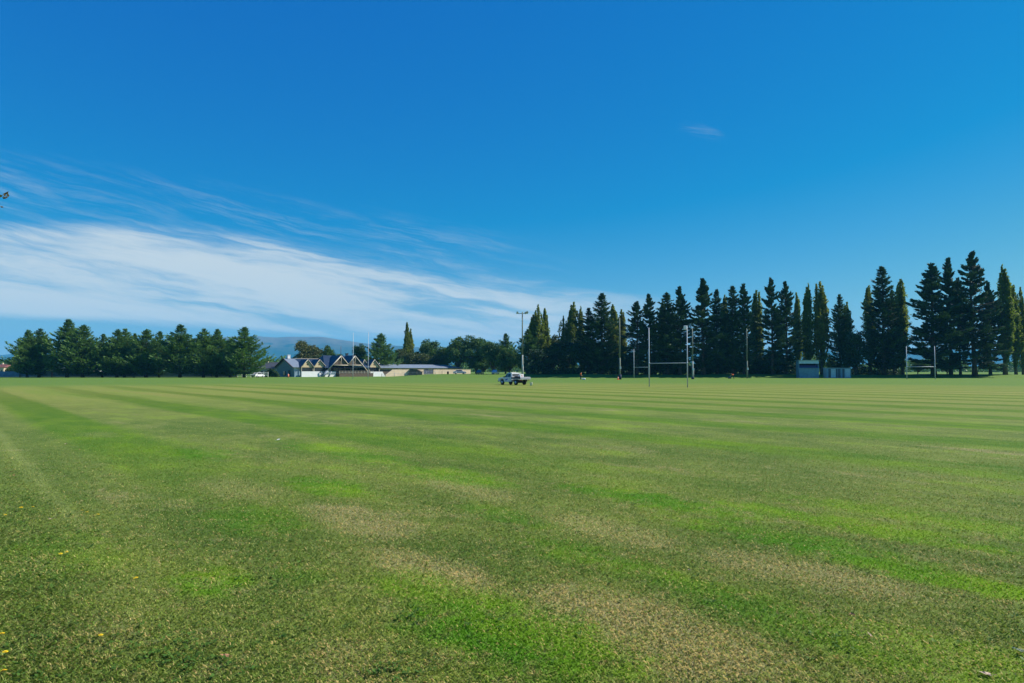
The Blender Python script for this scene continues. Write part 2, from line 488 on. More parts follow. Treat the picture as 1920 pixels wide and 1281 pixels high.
# ------------------------------------------------------------------ grass blades and weeds near the camera
def build_blades():
    rng = np.random.default_rng(11)
    N = 760000
    # distance with density ~ 1/d^2 on the ground
    d0, d1 = 2.8, 34.0
    d = d0 * (d1 / d0) ** rng.random(N)
    az = np.radians(rng.uniform(-46, 46, N))
    x = d * np.sin(az); y = d * np.cos(az)
    # tufting: pull a share of the blades toward tuft centres
    cx = np.round(x / .05) * .05 + rng.normal(0, .012, N); cyy = np.round(y / .05) * .05 + rng.normal(0, .012, N)
    k = rng.random(N) < .25
    x = np.where(k, cx, x); y = np.where(k, cyy, y)
    u = x * CA + y * SA
    rough = 1 - sstep((u - .6) / .8)
    keep = rng.random(N) < 1 - sstep((d - 9) / 26)
    size = .8 + (d / d0 - 1) * .12
    h = rng.uniform(.012, .034, N) * (1 + .3 * rough)
    wdt = rng.uniform(.0013, .0028, N) * np.minimum(size, 2.6) * 1.1
    a = rng.uniform(0, 2 * PI, N); lean = np.abs(rng.normal(1.5, .6, N))
    dirx, diry = np.cos(a), np.sin(a)
    lx, ly = -diry * wdt, dirx * wdt
    P = np.zeros((N, 5, 3))
    hb = h * .5 / np.sqrt(1 + (lean * .5) ** 2); ht = h / np.sqrt(1 + lean ** 2)
    o1 = hb * lean * .5; o2 = ht * lean * 1.1
    P[:, 0] = np.stack([x - lx, y - ly, np.full(N, -.002)], 1); P[:, 1] = np.stack([x + lx, y + ly, np.full(N, -.002)], 1)
    P[:, 2] = np.stack([x + lx * .8 + dirx * o1, y + ly * .8 + diry * o1, hb], 1)
    P[:, 3] = np.stack([x + dirx * o2, y + diry * o2, ht], 1)
    P[:, 4] = np.stack([x - lx * .8 + dirx * o1, y - ly * .8 + diry * o1, hb], 1)
    P = P[keep]
    me = np_mesh('grass_blades', P, 5, rng.random(len(P)))
    o = link_mesh('grass', me, M_BLADE)
    tag(o, 'short mown grass blades over the near part of the playing field', 'grass', kind='stuff')
    # broad-leaved weeds: clover and plantain rosettes in the rough strip and here and there
    cl = [(70, 985, 60, 42), (50, 965, 40, 30), (120, 1060, 60, 24), (40, 1110, 50, 18), (95, 1240, 70, 26), (490, 1090, 40, 22), (340, 1230, 55, 34), (335, 1215, 60, 20), (380, 1240, 55, 20),
          (780, 1163, 22, 14), (730, 1265, 36, 26), (900, 1165, 30, 10), (1560, 1215, 30, 8), (20, 900, 30, 40), (200, 1000, 60, 20), (60, 935, 40, 30), (1010, 935, 20, 10), (560, 1190, 40, 10)]
    C = []
    for (px, py, r, n) in cl:
        for _ in range(n):
            C.append(tuple(ground_pt(px + random.gauss(0, r), min(1330, max(py - r, py + random.gauss(0, r * .45)))))[:2])
    C += [(random.uniform(-7, 7), random.uniform(3.5, 12)) for _ in range(260)]
    Q = []
    for (x, y) in C:
        for _ in range(random.randint(5, 10)):
            a = random.uniform(0, 2 * PI); L = random.uniform(.014, .034); w = L * random.uniform(.22, .42); t = random.uniform(.1, .7)
            ca, sa = math.cos(a), math.sin(a); r0 = random.uniform(0, .02); z0 = random.uniform(.006, .028)
            bx, by = x + ca * r0, y + sa * r0
            tip = (bx + ca * L, by + sa * L, z0 + L * t)
            mx, my, mz = bx + ca * L * .55, by + sa * L * .55, z0 + L * t * .7
            Q.append([(bx, by, z0), (mx - sa * w, my + ca * w, mz), tip, (mx + sa * w, my - ca * w, mz)])
    me = np_mesh('weeds', np.array(Q), 4, rng.random(len(Q)))
    mw = foliage_mat('weed_leaves', (.03, .08, .008), (.07, .155, .016), (.13, .25, .04), .3)
    tag(link_mesh('weeds', me, mw), 'low broad-leaved weeds and clover scattered through the near turf', 'weeds', kind='stuff')


build_blades()


# ------------------------------------------------------------------ trees
def cards(c, d, L, W, rng, z_flat=0.):
    """elongated diamond leaf clumps at centres c along directions d"""
    n = len(c); d = norm(d)
    r = rng.normal(size=(n, 3)); r[:, 2] += z_flat
    s = norm(np.cross(d, r)); L = L[:, None] / 2; W = W[:, None] / 2
    return np.stack([c - d * L, c + s * W, c + d * L, c - s * W], 1)


def trunk_mesh(H, r0, r1, rng, limbs=(), lean=.0, seg=9, n=8):
    b = B(); pts = []; rr = []
    for i in range(seg + 1):
        t = i / seg; pts.append((math.sin(t * 2.3) * lean * H * .3, math.cos(t * 3) * lean * H * .2 - lean * H * .2, t * H)); rr.append(r0 * (1 - t) ** .8 + r1 + (r0 * .35 if i == 0 else 0))
    b.tube(pts, rr, n)
    for (p, q, r) in limbs:
        mid = (Vector(p) + Vector(q)) / 2 + Vector((0, 0, -.04 * (Vector(q) - Vector(p)).length))
        b.tube([p, mid, q], [r, r * .7, r * .25], 4, False)
    me = bpy.data.meshes.new('trunk'); b.bm.to_mesh(me); b.bm.free(); return me


def conifer(H, Rm, z0, rng, n_br=150, per=60, up=.25, droop=.12, clump=(.45, .95), prof=1.0, ragged=.25, gapk=.0, open_=.0):
    """returns trunk and crown meshes; crown is built branch by branch"""
    C = []; D = []; L = []; W = []; T = []; limbs = []
    hs = np.sort(rng.random(n_br)) ** .92
    for i, t in enumerate(hs):
        z = z0 + (H - z0) * t
        shape = (1 - t) ** prof * (1 - .55 * max(0, .16 - t) / .16) + .03
        a = i * 2.39996 + rng.normal(0, .25)
        ln = Rm * shape * (1 + rng.normal(0, ragged)); ln = max(ln, .35)
        if rng.random() < gapk: continue
        k = max(6, int(per * (.25 + ln / Rm)))
        s = rng.random(k) ** .75 * (1 - open_) + open_
        w = (.20 * ln * (1 - s) + .16 + .05 * ln) * rng.normal(0, .8, k)
        zz = z + ln * (-droop * s + up * s * s) + rng.normal(0, .10 + .02 * ln, k)
        ca, sa = math.cos(a), math.sin(a)
        x = ca * ln * s - sa * w; y = sa * ln * s + ca * w
        C.append(np.stack([x, y, zz], 1))
        dz = -droop + 2 * up * s
        side = np.sign(w) * .55
        D.append(np.stack([ca - sa * side, sa + ca * side, dz + rng.normal(0, .25, k)], 1) + rng.normal(0, .15, (k, 3)))
        L.append(rng.uniform(*clump, k) * (.55 + .45 * min(1, ln / 2.5))); W.append(L[-1] * rng.uniform(.22, .42, k))
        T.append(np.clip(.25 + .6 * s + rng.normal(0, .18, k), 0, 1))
        if i % 2 == 0 or gapk > 0:
            e = (ca * ln * .85, sa * ln * .85, z + ln * .85 * (-droop + up * .85))
            limbs.append(((0, 0, z), e, .03 + .018 * ln))
    # leader
    k = 50; s = rng.random(k)
    C.append(np.stack([rng.normal(0, .10, k), rng.normal(0, .10, k), H - 1.6 + 1.7 * s], 1)); D.append(np.stack([rng.normal(0, .5, k), rng.normal(0, .5, k), np.ones(k)], 1))
    L.append(np.full(k, .4)); W.append(np.full(k, .12)); T.append(np.full(k, .7))
    C, D, L, W, T = map(np.concatenate, (C, D, L, W, T))
    return trunk_mesh(H * .985, .0125 * H + .06, .03, rng, limbs, .012), np_mesh('crown', cards(C, D, L, W, rng, 1.2), 4, T)


def pine_big(H, Rm, z0, rng, n_br=66, per=120):
    """old irregular conifer: whorled limbs that sweep out and up, ending in brushes, with sky between"""
    C = []; D = []; T = []; L = []; limbs = []; t = 0; i = 0
    while t < .99:
        t += rng.uniform(.012, .026) * (1.1 - .4 * t)
        if t >= .99: break
        z = z0 + (H - z0) * t
        nb = rng.integers(3, 6)
        for b_ in range(nb):
            i += 1; a = rng.uniform(0, 2 * PI)
            shape = (min(1, 1.12 * (1 - t) ** .84 + .008)) * (.55 + .45 * min(1, t / .3)) * (.8 + .3 * math.sin(t * 23 + b_))
            ln = Rm * shape * rng.uniform(.5, 1.2); ln = max(.28, ln)
            upk = .22 + .50 * t + rng.normal(0, .05); dr = .22 * (1 - t) + .02
            if rng.random() < .10: continue
            k = int(per * (.2 + ln / Rm))
            s = .22 + .78 * rng.random(k) ** .6
            ca, sa = math.cos(a), math.sin(a)
            wv = (.10 + .07 * ln) * rng.normal(0, 1, k) * (.6 + .6 * np.sin(s * PI))
            zz = z + ln * (-dr * s + upk * s ** 2.2) + rng.normal(0, .13 + .012 * ln, k)
            C.append(np.stack([ca * ln * s - sa * wv, sa * ln * s + ca * wv, zz], 1))
            D.append(np.stack([ca + rng.normal(0, .35, k), sa + rng.normal(0, .35, k), -dr + 2.2 * upk * s + rng.normal(.15, .3, k)], 1))
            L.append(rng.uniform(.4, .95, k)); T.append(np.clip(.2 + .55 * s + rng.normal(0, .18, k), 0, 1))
            pts = [(ca * ln * q, sa * ln * q, z + ln * (-dr * q + upk * q ** 2.2)) for q in (0, .95)]
            limbs.append((pts[0], pts[1], .05 + .02 * ln))
    k = 70; s = rng.random(k)
    C.append(np.stack([rng.normal(0, .09, k) * (1.2 - s), rng.normal(0, .09, k) * (1.2 - s), H - 2.2 + 2.3 * s], 1)); D.append(np.stack([rng.normal(0, .6, k), rng.normal(0, .6, k), np.ones(k)], 1)); L.append(np.full(k, .38)); T.append(np.full(k, .6))
    C, D, L, T = map(np.concatenate, (C, D, L, T)); W = L * rng.uniform(.22, .40, len(L))
    return trunk_mesh(H * .985, .008 * H + .08, .03, rng, limbs, .02), np_mesh('crown', cards(C, D, L, W, rng, .8), 4, T)


def poplar(H, Rm, z0, rng, n_sp=26, per=420, spread=1.0):
    """columnar: bundles of near-vertical limbs, each a spindle of leaves"""
    C = []; T = []; limbs = []
    for i in range(n_sp):
        t0 = rng.random() ** 2.0 * .66; a = rng.uniform(0, 2 * PI)
        zb = z0 + (H - z0) * t0 * .9; top = H * (rng.uniform(.55, 1.0) if i > 2 else 1.0 - .04 * i)
        top = max(top, zb + H * .18); top = min(top, H)
        rr = Rm * rng.uniform(.25, .95) * spread * (1 - .45 * (top / H) ** 3) if i else .15
        ph = rng.uniform(0, 6, 3); k = int(per * (top - zb) / H * 1.6)
        s = rng.random(k); z = zb + (top - zb) * s
        bow = rr * np.minimum(1, s * 3.2) ** .8 * (1 - .45 * s * s)
        cr = (.12 + .30 * Rm * np.sin(np.clip(s, .02, 1) * PI) ** .7 * (1 - .45 * s)) * np.sqrt(rng.random(k)) * np.clip(.75 + .5 * np.sin(z * 1.9 + ph[0]) + .45 * np.sin(z * .83 + ph[1]), .12, 1.6)
        b = rng.uniform(0, 2 * PI, k)
        C.append(np.stack([math.cos(a) * bow + np.cos(b) * cr, math.sin(a) * bow + np.sin(b) * cr, z], 1))
        T.append(np.clip(rng.normal(.5, .2, k) + .2 * (s - .4), 0, 1))
        limbs.append(((0, 0, zb * .85), (math.cos(a) * rr, math.sin(a) * rr, zb + (top - zb) * .6), .05 + .004 * H))
    C, T = map(np.concatenate, (C, T)); n = len(C)
    D = rng.normal(0, .7, (n, 3)); D[:, 2] += 1.0
    L = rng.uniform(.3, .7, n); W = L * rng.uniform(.4, .75, n)
    return trunk_mesh(H * .9, .008 * H + .08, .04, rng, limbs, .01), np_mesh('crown', cards(C, D, L, W, rng), 4, T)


def broad(H, Rm, z0, rng, n_lobe=26, per=420, leaf=.5, flat=1.0):
    C = []; T = []; limbs = []; zc = z0 + (H - z0) * .52; rz = (H - z0) * .5
    for i in range(n_lobe):
        v = norm(rng.normal(size=3)); f = rng.uniform(.35, .78)
        c = np.array([v[0] * Rm * f, v[1] * Rm * f, zc + v[2] * rz * f])
        r = Rm * rng.uniform(.24, .42); k = per
        q = norm(rng.normal(size=(k, 3))); q[:, 2] = np.where(q[:, 2] < -.5, -q[:, 2], q[:, 2])
        rad = r * (rng.random(k) ** .28) * (1 + .22 * np.sin(q[:, 0] * 7 + i) * np.sin(q[:, 1] * 6 + q[:, 2] * 5))
        p = c + q * rad[:, None] * np.array([1, 1, min(1., rz / Rm) * .9 + .1])
        C.append(p); T.append(np.clip(rng.normal(.45, .16, k) + rng.normal(0, .12), 0, 1))
        limbs.append(((0, 0, z0 * .6 + (zc - z0) * rng.uniform(0, .6)), tuple(c), .04 + .012 * H))
    C, T = map(np.concatenate, (C, T)); n = len(C)
    D = rng.normal(size=(n, 3)); L = rng.uniform(.6, 1.2, n) * leaf; W = L * rng.uniform(.45, .8, n)
    return trunk_mesh(zc, .018 * H + .05, .08, rng, limbs, .01), np_mesh('crown', cards(C, D, L, W, rng), 4, T)


LIB = {}
def lib(kind):
    if kind in LIB: return LIB[kind]
    out = []
    for s in range(5):
        rng = np.random.default_rng(hash_(kind) + s)
        if kind == 'spruce': r = conifer(15., 5.6 + .4 * (s % 3), 1.0, rng, 175, 84, .58, .14, (.40, .85), .92, .24)
        elif kind == 'fir': r = conifer(28., 4.6 + .5 * (s % 3), 1.2, rng, 230, 74, .45, .12, (.5, 1.1), .74, .28)
        elif kind == 'pine': r = pine_big(30., 5.2 + .6 * (s % 3), 1.6, rng, per=135)
        elif kind == 'sparse': r = pine_big(26., 6.0, 2.5, rng, per=75)
        elif kind == 'poplar': r = poplar(28., 2.5 + .35 * (s % 3), 1.2, rng, 16 + 2 * s, 640)
        else: r = broad(11., 5.6, .9, rng, 26 + 2 * s)
        out.append(r)
    LIB[kind] = out; return out
def hash_(k): return sum(ord(c) * (i + 3) for i, c in enumerate(k)) * 10

H0 = {'spruce': 15., 'fir': 28., 'pine': 30., 'sparse': 26., 'poplar': 28., 'broad': 11.}
W0 = {'spruce': 4.1, 'fir': 3.3, 'pine': 3.3, 'sparse': 4.2, 'poplar': 2.1, 'broad': 4.7}
NAMES = {'spruce': 'spruce_tree', 'fir': 'fir_tree', 'pine': 'pine_tree', 'sparse': 'pine_tree', 'poplar': 'poplar_tree', 'broad': 'broadleaf_tree'}
MAT = {'spruce': M_SPRUCE, 'fir': M_PINE, 'pine': M_PINE, 'sparse': M_PINE, 'poplar': M_POPLAR, 'broad': M_BROAD}
_c = [0]
def tree(kind, px, top, d, wpx, label, group, m=None, var=None, name=None, cat='tree'):
    """px, top: trunk and crown top in photo pixels; d: distance; wpx: half width of the crown in photo pixels"""
    _c[0] += 1; wpx *= random.uniform(.94, 1.1); v = (_c[0] * 3 + 1) % 5 if var is None else var
    tr, cr = lib(kind)[v]
    x = Xof(px, d); z = G(x, d); Ht = Zof(top, d) - z
    root = empty(name or NAMES[kind], (x, d, z - .05), random.uniform(0, 6.28), label, cat, group)
    sxy = (wpx * d / F) / W0[kind]; root.scale = (sxy, sxy, Ht / H0[kind])
    mm = m or MAT[kind]
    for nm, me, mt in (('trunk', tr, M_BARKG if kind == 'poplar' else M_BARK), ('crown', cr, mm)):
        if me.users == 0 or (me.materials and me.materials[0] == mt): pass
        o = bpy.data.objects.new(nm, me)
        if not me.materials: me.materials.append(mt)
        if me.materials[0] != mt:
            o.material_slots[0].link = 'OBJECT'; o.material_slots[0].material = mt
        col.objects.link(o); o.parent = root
    return root


GL = 'spruces in the row along the left fence'
for (px, top, d, w, lab) in [
    (52, 619, 208, 30, 'leftmost spruce of the left row, low spiky limb reaching over the blue fence'),
    (74, 617, 212, 30, 'rounded-top spruce second from the left end of the row'),
    (127, 600, 209, 36, 'tallest pointed spruce near the left end of the row'),
    (156, 609, 206, 34, 'broad spruce just right of the tallest pointed one on the left'),
    (193, 627, 213, 24, 'short spruce sunk between two broad ones in the left row'),
    (220, 618, 208, 30, 'left half of a twin-topped pair of spruces in the left row'),
    (234, 617, 211, 30, 'right half of the twin-topped pair of spruces in the left row'),
    (252, 626, 214, 20, 'small thin spruce tip showing behind the twin-topped pair'),
    (274, 617, 208, 30, 'broad spruce in the middle of the left row'),
    (299, 622, 213, 24, 'narrow spruce with thin leader left of the second tallest one'),
    (338, 609, 206, 40, 'widest spruce with a bare needle-thin leader in the right half of the left row'),
    (382, 617, 208, 32, 'rounded spruce third from the right end of the left row'),
    (407, 618, 210, 28, 'narrow-topped spruce beside the last gap of the left row'),
    (432, 634, 213, 26, 'low shoulder-high spruce tucked behind the last one of the row'),
    (458, 614, 206, 34, 'last spruce at the right end of the left row, beside the white rails')]:
    tree('spruce', px, top, d, w * 1.06, lab, GL)

GM = 'trees behind the clubhouse and low hall'
for (k, px, top, d, w, m, lab) in [
    ('broad', 574, 642, 262, 29, M_OLIVE, 'big dome-shaped olive-green tree behind the left roofs of the clubhouse'),
    ('broad', 615, 648, 258, 18, M_BROAD, 'small dark round tree right of the big dome-shaped one'),
    ('broad', 676, 645, 258, 16, M_BROAD, 'dark rounded tree rising behind the right clubhouse gable'),
    ('spruce', 714, 625, 256, 32, M_SPRUCE, 'blue-green spruce with stepped pointed top right of the clubhouse'),
    ('broad', 746, 655, 256, 18, M_OLIVE, 'low olive bushy tree beside the stepped spruce'),
    ('poplar', 763, 604, 262, 9, M_POPLAR, 'lone slim poplar spire above the low hall roof'),
    ('poplar', 770, 616, 264, 8, M_POPLAR, 'shorter poplar leaning against the lone slim spire'),
    ('broad', 802, 636, 262, 24, M_BROAD, 'round dark tree just right of the lone slim poplar'),
    ('broad', 780, 660, 250, 22, M_OLIVE, 'brownish low tree directly over the middle of the low hall'),
    ('broad', 828, 652, 250, 24, M_LIGHTG, 'bright yellow-green round tree over the right end of the low hall'),
    ('broad', 818, 668, 244, 20, M_OLIVE, 'dull olive bush in front of the bright yellow-green tree'),
    ('broad', 860, 632, 240, 28, M_BROAD, 'left part of the big dark green mass beyond the low hall'),
    ('broad', 893, 629, 236, 30, M_BROAD, 'big dark round-topped tree over the end of the cream wall'),
    ('broad', 925, 640, 246, 24, M_BROAD, 'dark tree between the big round one and the floodlight pole'),
    ('spruce', 948, 626, 240, 22, M_BROAD, 'pointed dark tree just left of the floodlight pole'),
    ('broad', 955, 655, 228, 24, M_BROAD, 'low dark spreading tree behind the white utility truck'),
    ('broad', 905, 668, 226, 26, M_BROAD, 'low dark bushy tree above the parked cars in deep shade')]:
    tree(k, px, top, max(d + 28, 272) if 730 < px < 915 else d, w, lab, GM, m)

GR = 'tall trees along the far bank'
for (k, px, top, d, w, m, lab) in [
    ('spruce', 990, 618, 222, 22, M_SPRUCE, 'grey-green conifer right behind the floodlight pole'),
    ('poplar', 1000, 590, 226, 10, M_POPLAR, 'left shoulder of the poplar clump by the floodlight pole'),
    ('poplar', 1009, 571, 226, 12, M_POPLAR, 'tallest poplar of the clump by the floodlight pole'),
    ('poplar', 1022, 578, 228, 10, M_POPLAR, 'right spire of the poplar clump by the floodlight pole'),
    ('broad', 1038, 629, 232, 16, M_OLIVE, 'olive round tree filling the gap between the two poplar clumps'),
    ('broad', 1020, 655, 214, 32, M_PINE, 'very dark low bush left of the person holding the white bag'),
    ('broad', 1060, 636, 210, 30, M_PINE, 'very dark spreading tree above the person with the white bag'),
    ('poplar', 1057, 592, 222, 9, M_POPLAR, 'leftmost poplar of the clump over the person with the white bag'),
    ('poplar', 1068, 584, 226, 7, M_POPLAR, 'thin poplar second from the left in the clump over that person'),
    ('poplar', 1076, 566, 222, 11, M_POPLAR, 'highest poplar above the person with the white bag'),
    ('poplar', 1090, 574, 222, 11, M_POPLAR, 'right-hand poplar pressed against the dark fir'),
    ('fir', 1104, 578, 210, 17, None, 'dark fir left of the tall pointed one in the far bank clump'),
    ('fir', 1129, 550, 208, 20, None, 'tall pointed dark fir rising between two poplar clumps'),
    ('poplar', 1150, 571, 212, 11, M_POPLAR, 'yellow-green poplar just left of the green pole with the cone'),
    ('poplar', 1166, 580, 213, 10, M_POPLAR, 'yellow-green poplar directly behind the pole with the cone'),
    ('broad', 1180, 660, 208, 22, M_PINE, 'low dark bush behind the farthest small goal'),
    ('sparse', 1194, 566, 204, 25, None, 'see-through pine with long upswept combs left of the near goal'),
    ('pine', 1217, 552, 206, 21, None, 'thick-topped pine behind the left post of the near goal'),
    ('fir', 1251, 549, 206, 22, None, 'narrow-tipped fir above the middle of the near goal'),
    ('pine', 1275, 538, 204, 22, None, 'fork-topped pine behind the right post of the near goal'),
    ('poplar', 1243, 562, 213, 10, M_POPLAR, 'dull poplar half hidden behind the narrow-tipped fir over the goal'),
    ('pine', 1319, 522, 204, 26, None, 'tall spreading pine right of the near goal'),
    ('fir', 1345, 543, 208, 16, None, 'slim spire of a fir right of the tall spreading pine'),
    ('poplar', 1360, 553, 213, 9, M_POPLAR, 'rusty thin poplar showing above the crouching worker'),
    ('fir', 1375, 537, 206, 17, None, 'slender fir straight above the crouching worker'),
    ('pine', 1396, 531, 204, 20, None, 'blunt-topped pine behind the tall green pole without a cone'),
    ('poplar', 1420, 544, 211, 12, M_POPLAR, 'greyish poplar between two dark pines right of the tall green pole'),
    ('pine', 1448, 521, 204, 20, None, 'dense tall pine left of the blue scoring box'),
    ('pine', 1474, 527, 205, 19, None, 'open-crowned pine nearest the blue scoring box'),
    ('poplar', 1495, 548, 210, 9, M_POPLAR, 'thin ragged poplar over the left edge of the scoring box'),
    ('poplar', 1518, 531, 208, 13, M_POPLAR, 'tall poplar straight above the scoring box'),
    ('poplar', 1540, 528, 208, 15, M_POPLAR, 'widest poplar between the scoring box and the low shed'),
    ('poplar', 1511, 575, 214, 8, M_POPLAR, 'short poplar leaning left of the one above the scoring box'),
    ('fir', 1576, 552, 206, 15, None, 'ragged fir over the pale low shed'),
    ('poplar', 1590, 566, 209, 11, M_POPLAR, 'orange-edged poplar touching the ragged fir over the shed'),
    ('broad', 1604, 621, 203, 26, M_PINE, 'squat flat-topped dark pine right of the low shed'),
    ('poplar', 1632, 535, 209, 11, M_POPLAR, 'slim poplar with clear sky on its left, before the tallest spire'),
    ('fir', 1657, 500, 204, 21, None, 'very tall needle-tipped fir left of the far right goal'),
    ('fir', 1675, 543, 206, 12, None, 'narrow fir clinging to the right flank of the needle-tipped one'),
    ('poplar', 1692, 523, 207, 13, M_POPLAR, 'rust-topped poplar behind the left post of the far right goal'),
    ('pine', 1750, 493, 200, 32, None, 'wide pine with layered limbs behind the far right goal'),
    ('pine', 1782, 484, 203, 22, None, 'fork-topped pine second from the left in the far right group'),
    ('pine', 1827, 472, 200, 30, None, 'tallest pine of all, with upturned limbs, in the far right group'),
    ('sparse', 1800, 520, 207, 22, None, 'thinner pine filling behind the two tallest on the far right'),
    ('pine', 1856, 530, 205, 17, None, 'dark pine squeezed between the tallest pine and the golden poplar'),
    ('poplar', 1884, 496, 203, 18, M_POPLAR, 'fat golden-green poplar near the right edge'),
    ('poplar', 1904, 534, 205, 12, M_POPLAR, 'lower poplar touching the fat golden-green one'),
    ('poplar', 1918, 538, 206, 11, M_POPLAR, 'poplar cut by the right edge of the photo')]:
    tree(k, px, top, d - 4, w * (1.2 if k in ('poplar',) else 1.25), lab, GR, m)
# undergrowth below the rows
def undergrowth():
    rng = np.random.default_rng(9); n = 26000; px = np.concatenate([rng.uniform(985, 1500, int(n * .86)), rng.uniform(1560, 1690, n - int(n * .86))])
    d = rng.uniform(204, 214, n); x = (px - 960) / F * d
    h = 2.6 + 1.3 * np.sin(x * .31) + 1.0 * np.sin(x * .83 + 1) + .7 * np.sin(x * 1.9 + d) + .4 * np.sin(d * 1.3)
    h = np.where(px > 1550, h * .55, h); z = rng.random(n) ** .75 * np.maximum(h, .3) + .8
    L = rng.uniform(.35, .8, n); me = np_mesh('undergrowth', cards(np.stack([x, d, z], 1), rng.normal(size=(n, 3)), L, L * .6, rng), 4, rng.random(n))
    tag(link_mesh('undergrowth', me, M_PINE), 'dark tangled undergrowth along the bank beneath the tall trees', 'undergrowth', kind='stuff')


undergrowth()
for (px, top, d, w, m, lab) in [
    (1420, 668, 207, 20, M_PINE, 'dark bush at the foot of the greyish poplar'),
    (1448, 660, 208, 22, M_PINE, 'dark bush at the foot of the dense tall pine'),
    (1120, 662, 209, 22, M_PINE, 'dark bush under the tall pointed fir'),
    (1238, 655, 207, 26, M_PINE, 'dark bush seen through the near goal'),
    (1268, 668, 209, 20, M_PINE, 'low dark bush behind the right post of the near goal'),
    (1330, 664, 208, 24, M_PINE, 'dark bush under the tall spreading pine'),
    (1380, 668, 208, 22, M_PINE, 'dark bush behind the crouching worker'),
    (1655, 655, 207, 18, M_PINE, 'dark bush at the foot of the needle-tipped fir'),
    (1775, 672, 205, 15, M_BROAD, 'green bush right of the far right goal'),
    (1555, 672, 214, 14, M_LIGHTG, 'sunlit yellow-green bush between the scoring box and the shed'),
    (1720, 676, 232, 14, M_BROAD, 'grey-green bush seen inside the far right goal')]:
    tree('broad', px, top, d, w, lab, 'bushes at the foot of the far trees', m, name='bush', cat='bush')


# ------------------------------------------------------------------ building materials
M_NAVY = mat('navy_roof', (.012, .028, .062), .55, .0, .15, 1.)
M_GREYROOF = mat('grey_roof', (.17, .21, .26), .6, .0, .12, 1.)
M_DKROOF = mat('dark_tile_roof', (.045, .05, .065), .8, 0, .2, 1.)
M_REDROOF = mat('red_roof', (.15, .05, .04), .8)
M_TAN = mat('tan_cladding', (.58, .46, .28), .8, 0, .12, 2.)
M_CREAM = mat('cream_wall', (.70, .55, .38), .85, 0, .10, .8)
M_WHITEW = mat('white_wall', (.80, .80, .80), .8, 0, .05, 1.)
M_SHADEW = mat('shade_toned_wall', (.22, .27, .26), .85, 0, .12, 1.5)  # gable end colour that carries the blue-green grey of its shade
M_BROWN = mat('brown_boards', (.12, .085, .06), .8, 0, .25, 3.)
M_DARK = mat('dark_recess', (.018, .018, .02), .6)
M_TRIM = mat('cream_trim', (.52, .47, .37), .6, 0, .06)
M_GLASS = mat('window_glass', (.02, .025, .03), .12, 0, .1, 1., .8)
M_BLUEF = mat('pale_painted_fence', (.20, .30, .38), .8, 0, .15, 1.)
M_WPAINT = mat('white_paint', (.80, .80, .78), .45, 0, .05, 4.)
M_POST = mat('galvanised_white_post', (.42, .47, .50), .6, .1, .08, 3.)
M_POLE = mat('green_grey_pole', (.16, .18, .13), .8, 0, .25, 4.)
M_POLEL = mat('pale_pole', (.34, .36, .31), .8, 0, .2, 4.)
M_ORANGE = mat('orange', (1.0, .20, .045), .9, 0, .08)
M_BLACK = mat('black_rubber', (.012, .012, .013), .8)
M_ALU = mat('aluminium', (.50, .50, .56), .4, .6, .15, 5.)
M_BOX = mat('pale_blue_cladding', (.13, .27, .37), .7, 0, .15, 1.2)
M_SKIN = mat('skin', (.48, .28, .19), .6)
M_NAVYC = mat('navy_cloth', (.02, .03, .06), .9)
M_RED = mat('red_paint', (.5, .03, .03), .5)
M_BLUEP = mat('blue_mark', (.01, .10, .45), .5)

